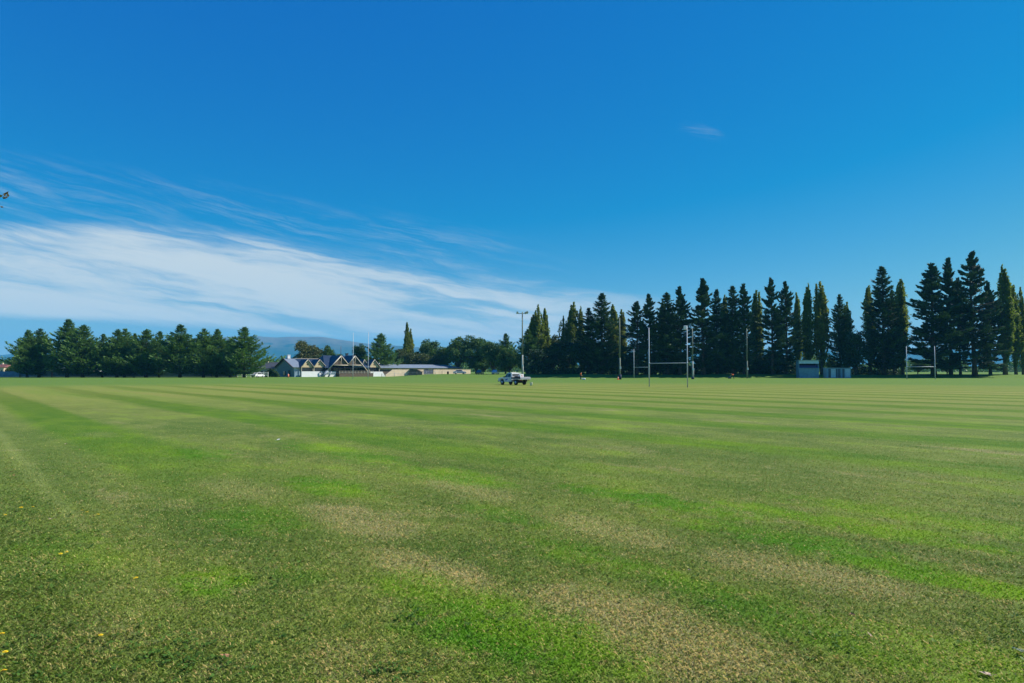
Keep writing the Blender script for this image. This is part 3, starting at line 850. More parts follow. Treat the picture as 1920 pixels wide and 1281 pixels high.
# ------------------------------------------------------------------ clubhouse
TD = Vector((CA, SA, 0)); ND = Vector((SA, -CA, 0))       # along the facade, out of the facade
def clubhouse():
    O = at(551, 224); root = empty('clubhouse', O, R(50.4 - 0), 'clubhouse with navy roofs, tan gables and two big open timber gables behind the left goal', 'clubhouse')
    root.rotation_euler = (0, 0, math.atan2(SA, CA))       # local x along the facade, local y to the back
    def fx(px, back=0.0):
        Ob = O - ND * back; k = (px - 960) / F
        return (k * Ob.y - Ob.x) / (TD.x - k * TD.y)
    def dep(s, back=0.0): return O.y + s * TD.y - back * ND.y
    def P(px, py, back=0.0):
        s = fx(px, back); return (s, back, Zof(py, dep(s, back)))
    zr, ze = 6.15, 3.25                    # ridge and eave of the long roof
    xe = fx(622)
    W = 15.0
    # long wing: walls, gable end, roof
    w = B(); w.box((xe / 2, W / 2 + .1, ze / 2), (xe - .3, W - .5, ze)); w.build('wall', M_WHITEW, root)
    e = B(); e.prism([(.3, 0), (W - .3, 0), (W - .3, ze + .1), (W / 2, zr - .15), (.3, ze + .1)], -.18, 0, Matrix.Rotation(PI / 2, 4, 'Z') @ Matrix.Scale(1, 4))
    ge = e.build('gable_end', M_SHADEW, root); ge['label'] = 'gable end with its grey-green shade put into the colour'
    ge.matrix_local = Matrix.Translation((0, 0, 0))
    d_ = B(); d_.box((-.23, 3.4, 1.1), (.08, 1.1, 2.2)); d_.build('door', M_DARK, root)
    d_ = B(); d_.box((-.23, 7.6, 1.2), (.08, 1.6, 1.3)); d_.build('window', M_GLASS, root)
    def slope(x0, x1, front=True, m=M_NAVY, name='roof', zz=(zr, ze), yw=(W / 2, -.7), th=.12):
        b = B(); (yr, yf) = yw
        b.poly([(x0, yr, zz[0]), (x1, yr, zz[0]), (x1, yf, zz[1]), (x0, yf, zz[1]), (x0, yr, zz[0] - th), (x1, yr, zz[0] - th), (x1, yf, zz[1] - th), (x0, yf, zz[1] - th)],
               [(0, 1, 2, 3), (7, 6, 5, 4), (0, 4, 5, 1), (1, 5, 6, 2), (2, 6, 7, 3), (3, 7, 4, 0)])
        return b.build(name, m, root)
    slope(3.2, xe); slope(-.6, 3.195, m=M_GREYROOF)['label'] = 'pale grey roof panel at the gable end'
    slope(-.6, xe, yw=(W / 2 + .004, W + .7))
    b = B(); b.box((xe / 2 + 1.5, W / 2, zr + .05), (xe - 3.4, .4, .14)); b.build('ridge_cap', M_TRIM, root)
    b = B()
    for sy in (-1, 1):
        b.tube([(-.66, W / 2, zr + .02), (-.66, W / 2 + sy * (W / 2 + .7), ze + .0)], .13, 4)
    b.build('barge_board', M_REDROOF, root)
    b = B(); b.box((1.1, W / 2 - .2, zr + .55), (.9, .9, 1.2)); b.box((1.1, W / 2 - .2, zr + 1.2), (1.05, 1.05, .12)); b.build('chimney', M_WPAINT, root)
    # central hall: higher roof
    cx0, cx1, czr, cze, yb = fx(603), fx(692), 7.35, 3.0, 13.0
    b = B(); hip = 3.0
    b.poly([(cx0, -2.6, cze), (cx1, -2.6, cze), (cx1, yb + 1, cze), (cx0, yb + 1, cze), (cx0 + hip, 5.6, czr), (cx1 - hip * 2.2, 5.6, czr)],
           [(0, 1, 5, 4), (1, 2, 5), (2, 3, 4, 5), (3, 0, 4), (0, 3, 2, 1)])
    b.build('roof', M_NAVY, root)
    b = B(); b.box(((cx0 + cx1) / 2, 5.4, cze / 2 + .1), (cx1 - cx0 - .8, 9.6, cze)); b.build('wall', M_BROWN, root)
    b = B(); b.box((cx1 - 5.3, 6.6, czr - .1), (.8, .8, 1.8)); b.box((cx1 - 5.3, 6.6, czr + .82), (1, 1, .14)); b.build('chimney', M_DKROOF, root)
    # two big open gables with cream barge rafters, tie beams and dark timber infill
    for (ax, lx, rx, lz, rz) in ((640, 613, 653, 696, 683), (666, 653.5, 690, 683, 697)):
        bk = -3.3; ap = P(ax, 667.5, bk); lf = P(lx, lz, bk); rt = P(rx, rz, bk)
        f = B(); f.tube([ap, lf], .17, 4); f.tube([ap, rt], .17, 4); f.build('gable_rafter', M_TRIM, root)
        tl, tr = P(max(lx, 626), 685, bk), P(min(rx, 678), 685, bk)
        f = B(); f.tube([tl, tr], .14, 4); f.tube([(ap[0], bk, tl[2]), (ap[0], bk, ap[2] - .3)], .09, 4); f.build('tie_beam', M_TRIM, root)
        g = B(); q = bk + .35
        g.poly([(ap[0], q, ap[2] - .1), (tl[0] + .1, q, tl[2]), (tr[0] - .1, q, tl[2]), (ap[0], q + .1, ap[2] - .1), (tl[0] + .1, q + .1, tl[2]), (tr[0] - .1, q + .1, tl[2])], [(0, 1, 2), (5, 4, 3), (0, 3, 4, 1), (1, 4, 5, 2), (2, 5, 3, 0)])
        g.build('gable_infill', M_BROWN, root)
        s = B()
        for e_ in (lf, rt):
            b0 = (e_[0], 4.0, e_[2]); a0 = (ap[0], 4.0, ap[2])
            up = Vector((0, 0, .12))
            pts = [Vector(ap), Vector(e_), Vector(b0), Vector(a0)]
            s.poly([p + up for p in pts] + [p + up * 2 for p in pts], [(0, 1, 2, 3), (7, 6, 5, 4), (0, 4, 5, 1), (1, 5, 6, 2), (2, 6, 7, 3), (3, 7, 4, 0)])
        s.build('gable_roof', M_NAVY, root)
    # small solid tan gables over verandah bays
    for (ax, lx, rx, bk) in ((577, 565, 587.5, -1.2), (599, 588.5, 611, -1.2), (702, 692, 711.5, -1.2), (683, 677, 690, 2.4)):
        ap = P(ax, 675.5, bk); lf = P(lx, 689, bk); rt = P(rx, 689, bk)
        zb = min(lf[2], rt[2])
        g = B(); g.prism([(lf[0], zb), (rt[0], zb), (ap[0], ap[2])], bk, bk + 4.6); gf = g.build('gable', M_TAN, root)
        v = B(); v.tube([(ap[0], bk - .05, zb + 1.0), (ap[0], bk + .02, zb + 1.0)], .28, 12); v.build('vent', M_BROWN, gf)
        r_ = B()
        for e_, o in ((lf, -1), (rt, 1)):
            n = Vector((o * .6, 0, .8)) * .08
            pts = [Vector((ap[0], bk - .3, ap[2] + .1)), Vector((e_[0] + o * .35, bk - .3, zb - .18)), Vector((e_[0] + o * .35, bk + 5, zb - .18)), Vector((ap[0], bk + 5, ap[2] + .1))]
            r_.poly([p + n for p in pts] + [p + n * 2.6 for p in pts], [(0, 1, 2, 3), (7, 6, 5, 4), (0, 4, 5, 1), (1, 5, 6, 2), (2, 6, 7, 3), (3, 7, 4, 0)])
        r_.build('gable_roof', M_NAVY, gf)
        f = B()
        for e_, o in ((lf, -1), (rt, 1)): f.tube([(ap[0], bk - .34, ap[2] + .2), (e_[0] + o * .35, bk - .34, zb - .1)], .09, 4)
        f.build('barge_board', M_TRIM, gf)
        zo = Zof(696.5, dep(ap[0]))
        o_ = B(); o_.box(((lf[0] + rt[0]) / 2, bk + .2, (zb + zo) / 2 + .02), (rt[0] - lf[0] - .3, .1, zb - zo - .05)); o_.build('window', M_GLASS, root)  # dark sheet set in for the shade of the open verandah bay
        if bk < 0:
            o_ = B()
            for e_ in (lf, rt):
                o_ = B(); o_.box((e_[0] + (.1 if e_ is lf else -.1), bk - .1, zb / 2), (.16, .16, zb)); o_.build('verandah_post', M_TRIM, root)
    # white front walls
    for (x0, x1, m) in ((562, 601, M_WHITEW), (606, 626, M_WHITEW)):
        a, b_ = fx(x0), fx(x1); h = Zof(696.5, dep(a)); k = B(); k.box(((a + b_) / 2, -1.6, h / 2), (b_ - a, .2, h)); k.build('front_wall', m, root)
    a, b_ = fx(690), fx(714); h = Zof(697, dep(a)); k = B(); k.prism([(a, 0), (b_ + 1.0, 0), (b_ - .2, h), (a + .1, h)], -1.7, -1.5); k.build('front_wall', M_WHITEW, root)
    k = B(); k.box((fx(556), -.4, Zof(696, 225) / 2), (1.9, .8, Zof(696, 225))); k.build('front_wall', M_BLUEF, root)  # stretch of wall in shade, the blue of it put into the colour
    # leaning timber braces and steps at the big gables
    k = B(); k.tube([P(601, 697, -2), P(609, 707.5, -2.6)], .16, 4); k.tube([P(615, 696, -3.2), P(603, 707.5, -3.4)], .5, 4); k.build('brace', M_GREYROOF, root)
    k = B(); k.tube([P(622, 697, -3.2), P(616, 707, -3.4)], .3, 4); k.build('brace', M_GREYROOF, root)
    # deck with brown boards, rail and dark glass doors
    a, b_ = fx(627), fx(690); k = B(); k.box(((a + b_) / 2, -2.2, .62), (b_ - a, 3.6, 1.24)); k.build('deck', M_BROWN, root)
    k = B(); k.box(((a + b_) / 2, -4.05, 1.42), (b_ - a, .08, .08)); k.box(((a + b_) / 2, -4.05, 1.9), (b_ - a, .08, .08))
    n = 11
    for i in range(n + 1): k.box((a + (b_ - a) * i / n, -4.05, 1.55), (.08, .1, .9))
    k.build('deck_rail', M_TRIM, root)
    for i in range(6):
        xx = a + (b_ - a) * (i + .5) / 6; fr = B(); fr.box((xx, .50, 2.15), ((b_ - a) / 6 - .25, .1, 1.75)); w_ = fr.build('window', M_TRIM, root)
        gl = B(); gl.box((xx, .44, 2.15), ((b_ - a) / 6 - .5, .06, 1.5)); gl.build('pane', M_GLASS, w_)
    # right wing roof behind the last tan gable
    a, b_ = fx(685), fx(708); slope(a, b_, zz=(5.6, 3.2), yw=(6.5, -.8)); k = B(); k.box(((a + b_) / 2, 3.4, 1.6), (b_ - a - .4, 6.4, 3.1)); k.build('wall', M_BROWN, root)
    # flagpole on the ridge
    k = B(); k.tube([P(639, 668, 4.5), P(639, 649, 4.5)], [.09, .05], 6); k.build('flagpole', M_REDROOF, root)


clubhouse()


def hall():
    """long low hall right of the clubhouse, cream wall in front"""
    def along(px, px0, d0):
        k = (px - 960) / F; O = at(px0, d0); return (k * O.y - O.x) / (TD.x - k * TD.y)
    RZ = math.atan2(SA, CA)
    d = 246.; L = along(868, 712, d); x0 = Xof(712, d); root = empty('low_hall', (x0, d, 0), RZ, 'long low hall with blue-grey hipped roof behind the cream wall', 'building')
    ze, zr = Zof(690.3, d + 12), Zof(683.7, d + 16); hip = 5.5
    b = B(); b.poly([(-.5, -.7, ze), (L + .5, -.7, ze), (L + .5, 11, ze), (-.5, 11, ze), (-.5, 5, zr), (L - hip, 5, zr)], [(0, 1, 5, 4), (1, 2, 5), (2, 3, 4, 5), (3, 0, 4), (0, 3, 2, 1)])
    b.build('roof', M_GREYROOF, root)
    b = B(); b.box((L / 2, 5.2, ze / 2 - .02), (L - .4, 10, ze)); b.build('wall', M_TAN, root)
    b = B(); b.box((2.6, .12, ze / 2 - .3), (5.2, .2, ze - .7)); b.build('wall', M_BROWN, root)['label'] = 'brown boarded wall section'
    for i in range(9):
        w = B(); w.box((6.8 + i * 3.3, .14, ze - .62), (1.7, .14, .62)); f = w.build('window', M_TRIM, root)
        g = B(); g.box((6.8 + i * 3.3, .055, ze - .62), (1.5, .05, .5)); g.build('pane', M_GLASS, f)
    b = B(); b.tube([(2.4, 5, zr - .1), (2.4, 5, zr + .5)], .3, 10); b.tube([(2.4, 5, zr + .5), (2.4, 5, zr + .62)], .42, 10); b.build('roof_vent', M_ALU, root)
    # cream boundary wall
    d = 231.; X = lambda p: along(p, 723, d)
    root = empty('cream_wall', (Xof(723, d), d, 0), RZ, 'sunlit cream boundary wall in front of the low hall', 'wall')
    o = 0.; top = Zof(693.3, d + 12)
    def seg(a, b_, name='wall_panel'):
        k = B(); k.box(((X(a) + X(b_)) / 2 - o, 0, top / 2 - .15), (X(b_) - X(a), .25, top + .3)); k.box(((X(a) + X(b_)) / 2 - o, 0, top + .05), (X(b_) - X(a), .35, .1)); k.build(name, M_CREAM, root)
    seg(739, 766.6); seg(781, 794); seg(812.6, 882)
    k = B(); k.prism([(X(723) - o, -.3), (X(739) - o - .01, -.3), (X(739) - o - .01, top), (X(736) - o, top), (X(723) - o, .7)], -.12, .12); k.build('sloping_wing', M_CREAM, root)
    k = B()
    for i in range(7): k.box((X(794) - o + .25 + i * (X(812) - X(794)) / 7, 0, 1.6), (.12, .12, 1.9))
    k.box(((X(794) + X(812.5)) / 2 - o, 0, 2.25), (X(812.5) - X(794), .1, .12)); k.box(((X(794) + X(812.5)) / 2 - o, .04, 1.5), (X(812.5) - X(794) - .2, .04, 1.1))
    k.build('gate', mat('grey_gate', (.13, .14, .19), .6), root)
    # dark sloping block added for the triangle of shade at the wall
    d = 236.; x = Xof(767, d); b = B(); root = empty('wall_shade_block', (x, d, 0), R(10), 'dark block with sloping top standing in for the shade at the cream wall', 'shed')
    b.prism([(0, 0), (4.6, 0), (4.6, Zof(698, d)), (2.8, Zof(693.6, d)), (.4, Zof(693.2, d)), (-.1, 1.2)], 0, 2.2); b.build('wall', M_BROWN, root)
    b = B(); b.prism([(.2, Zof(693.2, d) + .01), (2.9, Zof(693.6, d) + .01), (4.9, Zof(698, d)), (4.9, Zof(698, d) + .12), (2.9, Zof(693.6, d) + .13), (.2, Zof(693.2, d) + .13)], -.2, 2.3); b.build('roof', M_DKROOF, root)
    # rail fence along the grass in front
    d0 = 214.; root = empty('boundary_rail', (Xof(716, d0), d0, 0), 0, 'low wire and post rail on the grass before the cream wall', 'fence')
    o = Xof(716, d0); k = B(); pts = []
    for i, px in enumerate((716, 740, 760, 781, 800, 816, 829, 850, 872)):
        d = d0 + i * .4; x = Xof(px, d); z = G(x, d); k = B(); k.tube([(x - o, d - d0, z - .1), (x - o, d - d0, z + 1.15)], .06, 6); k.build('post', M_POST if i % 3 else M_BROWN, root); pts.append((x - o, d - d0, z + 1.0))
    k = B(); k.tube(pts, .025, 4); k.tube([(p[0], p[1], p[2] - .5) for p in pts], .02, 4); k.build('wire', M_POST, root)
    x, d = Xof(840, 212), 212.; b = B(); b.tube([(0, 0, 0), (0, 0, .75), (0, 0, .8)], [.26, .32, .34], 12)
    o_ = empty('litter_bin', (x, d, G(x, d)), 0, 'small black litter bin on the grass before the cream wall', 'bin'); b.build('bin_body', M_BLACK, o_)
    b = B(); b.tube([(0, 0, .8), (0, 0, .9)], [.34, .2], 12); b.build('lid', M_DARK, o_)


hall()


def gable_house(name, px0, px1, ridge, eave, d, label, mr, mw, depth=8.):
    x0, x1 = Xof(px0, d), Xof(px1, d); L = x1 - x0; root = empty(name, (x0, d, 0), 0, label, 'house')
    zr, ze = Zof(ridge, d + depth / 2), Zof(eave, d)
    b = B(); b.poly([(-.4, -.5, ze), (L + .4, -.5, ze), (L + .4, depth + .5, ze), (-.4, depth + .5, ze), (L * .16, depth / 2, zr), (L * .84, depth / 2, zr)], [(0, 1, 5, 4), (1, 2, 5), (2, 3, 4, 5), (3, 0, 4), (0, 3, 2, 1)])
    rf = b.build('roof', mr, root); b = B(); b.box((L * .3, depth / 2, zr + .1), (.6, .6, .8)); b.build('chimney', mw, rf)
    b = B(); b.box((L / 2, depth / 2, ze / 2 - .02), (L - .3, depth - .3, ze)); b.build('wall', mw, root)
    for i in range(3):
        w = B(); w.box((L * (.2 + .3 * i), .1, ze * .55), (L * .14, .12, ze * .35)); f = w.build('window', M_TRIM, root)
        g = B(); g.box((L * (.2 + .3 * i), .03, ze * .55), (L * .11, .06, ze * .28)); g.build('pane', M_GLASS, f)


gable_house('house', 483, 524, 679.5, 691, 262., 'house with dark tiled hipped roof left of the clubhouse', M_DKROOF, M_CREAM)
gable_house('house', 92, 168, 686, 692.5, 234., 'low pale house glimpsed under the spruces on the left', M_GREYROOF, M_WHITEW)
gable_house('house', -14, 8, 683, 689, 300., 'small red-roofed house at the left edge', M_REDROOF, M_CREAM)
tree('broad', 24, 684, 222, 12, 'yellow-green bush behind the blue fence at the left edge', 'small bushes near the left fence', M_LIGHTG, name='bush', cat='bush')
tree('broad', 476, 683, 222, 7, 'small green bush under the last spruce of the left row', 'small bushes near the left fence', M_LIGHTG, name='bush', cat='bush')
tree('broad', 600, 664, 250, 22, 'pale green hedge-like bush over the clubhouse roof, left of the flagpole', 'small bushes behind the clubhouse', M_OLIVE, name='bush', cat='bush')
tree('broad', 632, 665, 252, 17, 'pale green bush directly behind the clubhouse ridge', 'small bushes behind the clubhouse', M_LIGHTG, name='bush', cat='bush')
tree('broad', 693, 672, 246, 13, 'yellow-green bush above the right tan gable', 'small bushes behind the clubhouse', M_LIGHTG, name='bush', cat='bush')

# dark shaded hedge between the white rails and the clubhouse
def hedge(px0, px1, top, d, label, m):
    rng = np.random.default_rng(5); x0, x1 = Xof(px0, d), Xof(px1, d); n = 5200
    p = np.stack([rng.uniform(x0, x1, n), rng.uniform(-1.1, 1.1, n), rng.random(n) ** .6], 1); H = Zof(top, d)
    e = np.sin((p[:, 0] - x0) / (x1 - x0) * PI) ** .35
    p[:, 2] *= H * e * (1 + .08 * np.sin(p[:, 0] * 2.1)); c = p.copy(); c[:, 0] -= x0
    T = rng.random(n); L = rng.uniform(.25, .5, n)
    me = np_mesh('hedge', cards(c, rng.normal(size=(n, 3)), L, L * .6, rng), 4, T)
    o = link_mesh('hedge', me, m); o.location = (x0, d, 0); tag(o, label, 'hedge')


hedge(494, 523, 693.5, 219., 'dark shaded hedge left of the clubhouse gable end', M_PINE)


def board_fence():
    root = empty('board_fence', (Xof(-20, 212), 212, 0), 0, 'pale blue-grey board fence behind the left row of spruces', 'fence'); o = Xof(-20, 212)
    segs = [(-20, 38), (39, 98), (99, 158), (159, 218), (219, 278), (279, 338), (339, 398), (399, 444)]
    for i, (a, b_) in enumerate(segs):
        d = 212 + .35 * i; xa, xb = Xof(a, d) - o, Xof(b_, d) - o; h = Zof(696.8, d)
        k = B(); n = max(4, int((xb - xa) / .32))
        for j in range(n): k.box((xa + (j + .5) * (xb - xa) / n, d - 212, h / 2 + .05), ((xb - xa) / n - .02, .04, h - .1))
        k.box(((xa + xb) / 2, d - 212 - .06, h * .48), (xb - xa, .07, .12)); k.box(((xa + xb) / 2, d - 212, h + .04), (xb - xa, .12, .07))
        k.build('fence_panel', M_BLUEF, root)
        k = B(); k.box((xb + .04, d - 212, h / 2 + .05), (.16, .16, h + .15)); k.build('post', M_BROWN, root)
    root = empty('white_rail_fence', (Xof(446, 215), 215, 0), 0, 'white railed fence right of the last spruce', 'fence'); o = Xof(446, 215)
    xa, xb = 0, Xof(503, 215) - o
    for i in range(8):
        k = B(); k.box((xa + (xb - xa) * i / 7, 0, .85), (.14, .14, 1.7)); k.build('post', M_WPAINT, root)
    for z in (.5, 1.0, 1.5):
        k = B(); k.box(((xa + xb) / 2, -.1, z), (xb - xa, .05, .26)); k.build('rail', M_WPAINT, root)


board_fence()


# ------------------------------------------------------------------ goals, poles, boxes
def goal(x0, d0, x1, d1, h, label, r=.09, bar=3.0, net=False, cap=False):
    a, b_ = Vector((x0, d0, G(x0, d0))), Vector((x1, d1, G(x1, d1))); root = empty('rugby_goal', a, 0, label, 'goal posts', 'rugby goals standing on the fields')
    v = b_ - a
    for q in (Vector((0, 0, 0)), v):
        k = B(); k.tube([q + Vector((0, 0, -.2)), q + Vector((0, 0, bar)), q + Vector((0, 0, h))], [r, r * .95, r * .72], 12); p = k.build('post', M_POST, root)
    k = B(); k.tube([Vector((0, 0, bar)), v + Vector((0, 0, bar))], r * .75, 10); k.build('crossbar', M_POST, root)
    for q in (Vector((0, 0, 0)), v):
        k = B(); k.tube([q + Vector((0, 0, bar - .12)), q + Vector((0, 0, bar + .12))], r * 1.25, 10); k.build('bracket', M_POST, root)
    if cap:
        k = B(); k.box((v.x - .22, v.y, h - .25), (.34, .2, .5), bev=.04); k.build('floodlight', M_WPAINT, root)


goal(Xof(1217, 88), 88., Xof(1288.5, 84), 84., 7.6, 'nearest white rugby goal, right of the utility truck, tall posts against dark pines', .07, cap=True)
goal(Xof(662, 172), 172., Xof(690.5, 168.5), 168.5, 11.6, 'very tall thin rugby goal in front of the clubhouse', .075)
goal(Xof(1188.5, 188), 188., Xof(1216, 185), 185., 8.0, 'small distant rugby goal seen left of the nearest goal', .09)
goal(Xof(1699.5, 166), 166., Xof(1752.5, 165), 165., 8.0, 'rugby goal far right in front of the widest pine', .10)


def pole(px, top, base, d, label, heads=False, r=.2, pale=.0):
    x = Xof(px, d); z = G(x, d); h = Zof(top, d) - z; root = empty('light_pole', (x, d, z), 0, label, 'light pole', 'tall poles round the fields')
    k = B(); k.tube([(0, 0, -.2), (0, 0, h * .35)], [r, r * .86], 12); k.build('lower_shaft', M_POLEL if pale else M_POLE, root)
    k = B(); k.tube([(0, 0, h * .35 - .01), (0, 0, h)], [r * .84, r * .6], 12); k.build('shaft', M_POLE, root)
    k = B(); k.box((.1, -r - .12, h * .19), (.35, .22, .55), bev=.02); k.build('junction_box', M_WPAINT, root)
    if pale: k = B(); k.tube([(r + .03, -.05, 0), (r + .03, -.05, h * .19)], .04, 6); k.build('conduit', M_WPAINT, root)
    if heads:
        k = B(); k.box((-.1, 0, h - .45), (3.2, .14, .14)); k.build('crossarm', M_POLE, root)
        for sx, w in ((-1.35, .45), (1.1, 1.0)):
            k = B(); k.box((sx, -.1, h - .2), (w, .55, .42), M=Matrix.Rotation(R(-22), 4, 'Y') @ Matrix.Rotation(R(30), 4, 'X'), bev=.04); lh = k.build('floodlight', M_POLE, root)
            k = B(); k.box((sx, -.36, h - .34), (w * .85, .05, .34), M=Matrix.Rotation(R(-22), 4, 'Y') @ Matrix.Rotation(R(30), 4, 'X')); k.build('lens', M_ALU, lh)
            k = B(); k.tube([(sx, 0, h - .5), (sx, -.05, h - .2)], .05, 6); k.build('bracket', M_POLE, lh)
    return root


pole(979.5, 585, 707, 186., 'floodlight pole with crossarm and lamp rising behind the white utility truck', True, .24, 1)
p_ = pole(1162, 596, 712.5, 160., 'dark green pole with orange cone at its foot', False, .22)
k = B(); k.tube([(0, 0, 0), (0, 0, 1.15)], .40, 14); k.build('base_pad', M_NAVYC, p_)
p_ = pole(1298.5, 615, 711.5, 166., 'grey-green pole just right of the nearest goal', False, .21, 1)
k = B(); k.tube([(0, 0, 0), (0, 0, .55)], .36, 14); k.build('base_pad', M_NAVYC, p_)
pole(1400.5, 616, 710, 184., 'lone green pole between the crouching worker and the scoring box', False, .20)

k = B(); x, d = Xof(1158.6, 157), 157.
co_ = empty('traffic_cone', (x, d, 0), 0, 'orange cone at the foot of the dark green pole', 'cone')
k.tube([(0, 0, .04), (0, 0, .7)], [.22, .05], 12); k.build('cone_body', M_ORANGE, co_); k = B(); k.box((0, 0, .02), (.6, .6, .05), bev=.01); k.build('base', M_ORANGE, co_)
k = B(); k.tube([(0, 0, .34), (0, 0, .48)], [.145, .12], 12); k.build('reflective_band', M_WPAINT, co_)

x, d = Xof(541, 206), 206.
co_ = empty('marker_post', (x, d, 0), 0, 'short orange-red marker post on the grass before the gable end', 'marker post')
k = B(); k.tube([(0, 0, 0), (0, 0, 1.0)], [.26, .22], 12); k.build('post_pad', mat('faded_orange', (.75, .22, .14), .7), co_); k = B(); k.tube([(0, 0, 1.0), (0, 0, 1.15)], [.1, .08], 10); k.build('cap', M_TRIM, co_)


def scoring_box():
    d = 190.; x0, x1 = Xof(1497.5, d), Xof(1533.5, d); W = x1 - x0; H = Zof(676, d); root = empty('scoring_box', (x0, d, 0), R(-6), 'pale blue scoring box with dark open front under the poplars', 'scoring box')
    z1, z2 = Zof(690, d), Zof(682, d)
    k = B(); k.box((W / 2, 0, z1 / 2), (W, .12, z1)); nb = 16
    for i in range(nb): k.box((W * (i + .5) / nb, -.08, z1 / 2), (W / nb * .4, .04, z1 - .1))
    k.build('front_panel', M_BOX, root)
    for xx, nm in ((.06, 'side_wall'), (W - .06, 'side_wall')):
        k = B(); k.box((xx, 1.36, H / 2), (.12, 2.58, H - .2)); k.build(nm, M_BOX, root)
    k = B(); k.box((W / 2, 2.6, H / 2), (W, .1, H - .2)); k.build('back_wall', M_NAVYC, root)
    k = B(); k.box((W / 2, 0, (z2 + H) / 2), (W - .02, .14, H - z2)); k.build('fascia', mat('pale_sheet', (.45, .62, .66), .6), root)
    k = B(); k.box((W / 2, 1.3, H + .06), (W + .5, 3.2, .12)); k.build('roof', M_BOX, root)
    k = B(); k.box((W / 2, -.14, z1 + .06), (W - .1, .5, .1)); k.build('counter', M_BLUEP, root)
    k = B(); k.box((W / 2, .6, z1 + .45), (W - .5, .06, .5)); k.build('shutter', mat('purple_board', (.04, .04, .16), .7), root)
    d = 189.; x0, x1 = Xof(1549, d), Xof(1593.5, d); W = x1 - x0; H = Zof(690.5, d); root = empty('low_shed', (x0, d, 0), R(-4), 'pale blue low shed with dark door panels right of the scoring box', 'shed')
    k = B(); k.box((W / 2, 1.2, H / 2), (W, 2.4, H)); k.build('wall', M_BOX, root)
    k = B(); k.box((W / 2, 1.2, H + .05), (W + .3, 2.7, .1)); k.build('roof', M_BLUEF, root)
    for f, w in ((.13, .10), (.42, .05), (.52, .10), (.69, .07)):
        k = B(); k.box((W * f, -.03, H * .48), (W * w, .06, H * .9)); k.build('door', mat('dark_door', (.05, .09, .12), .7), root)
    for f in (.27, .86):
        k = B(); k.box((W * f, -.03, H * .5), (W * .2, .05, H * .86)); k.build('panel', mat('pale_panel', (.34, .50, .58), .7), root)


scoring_box()


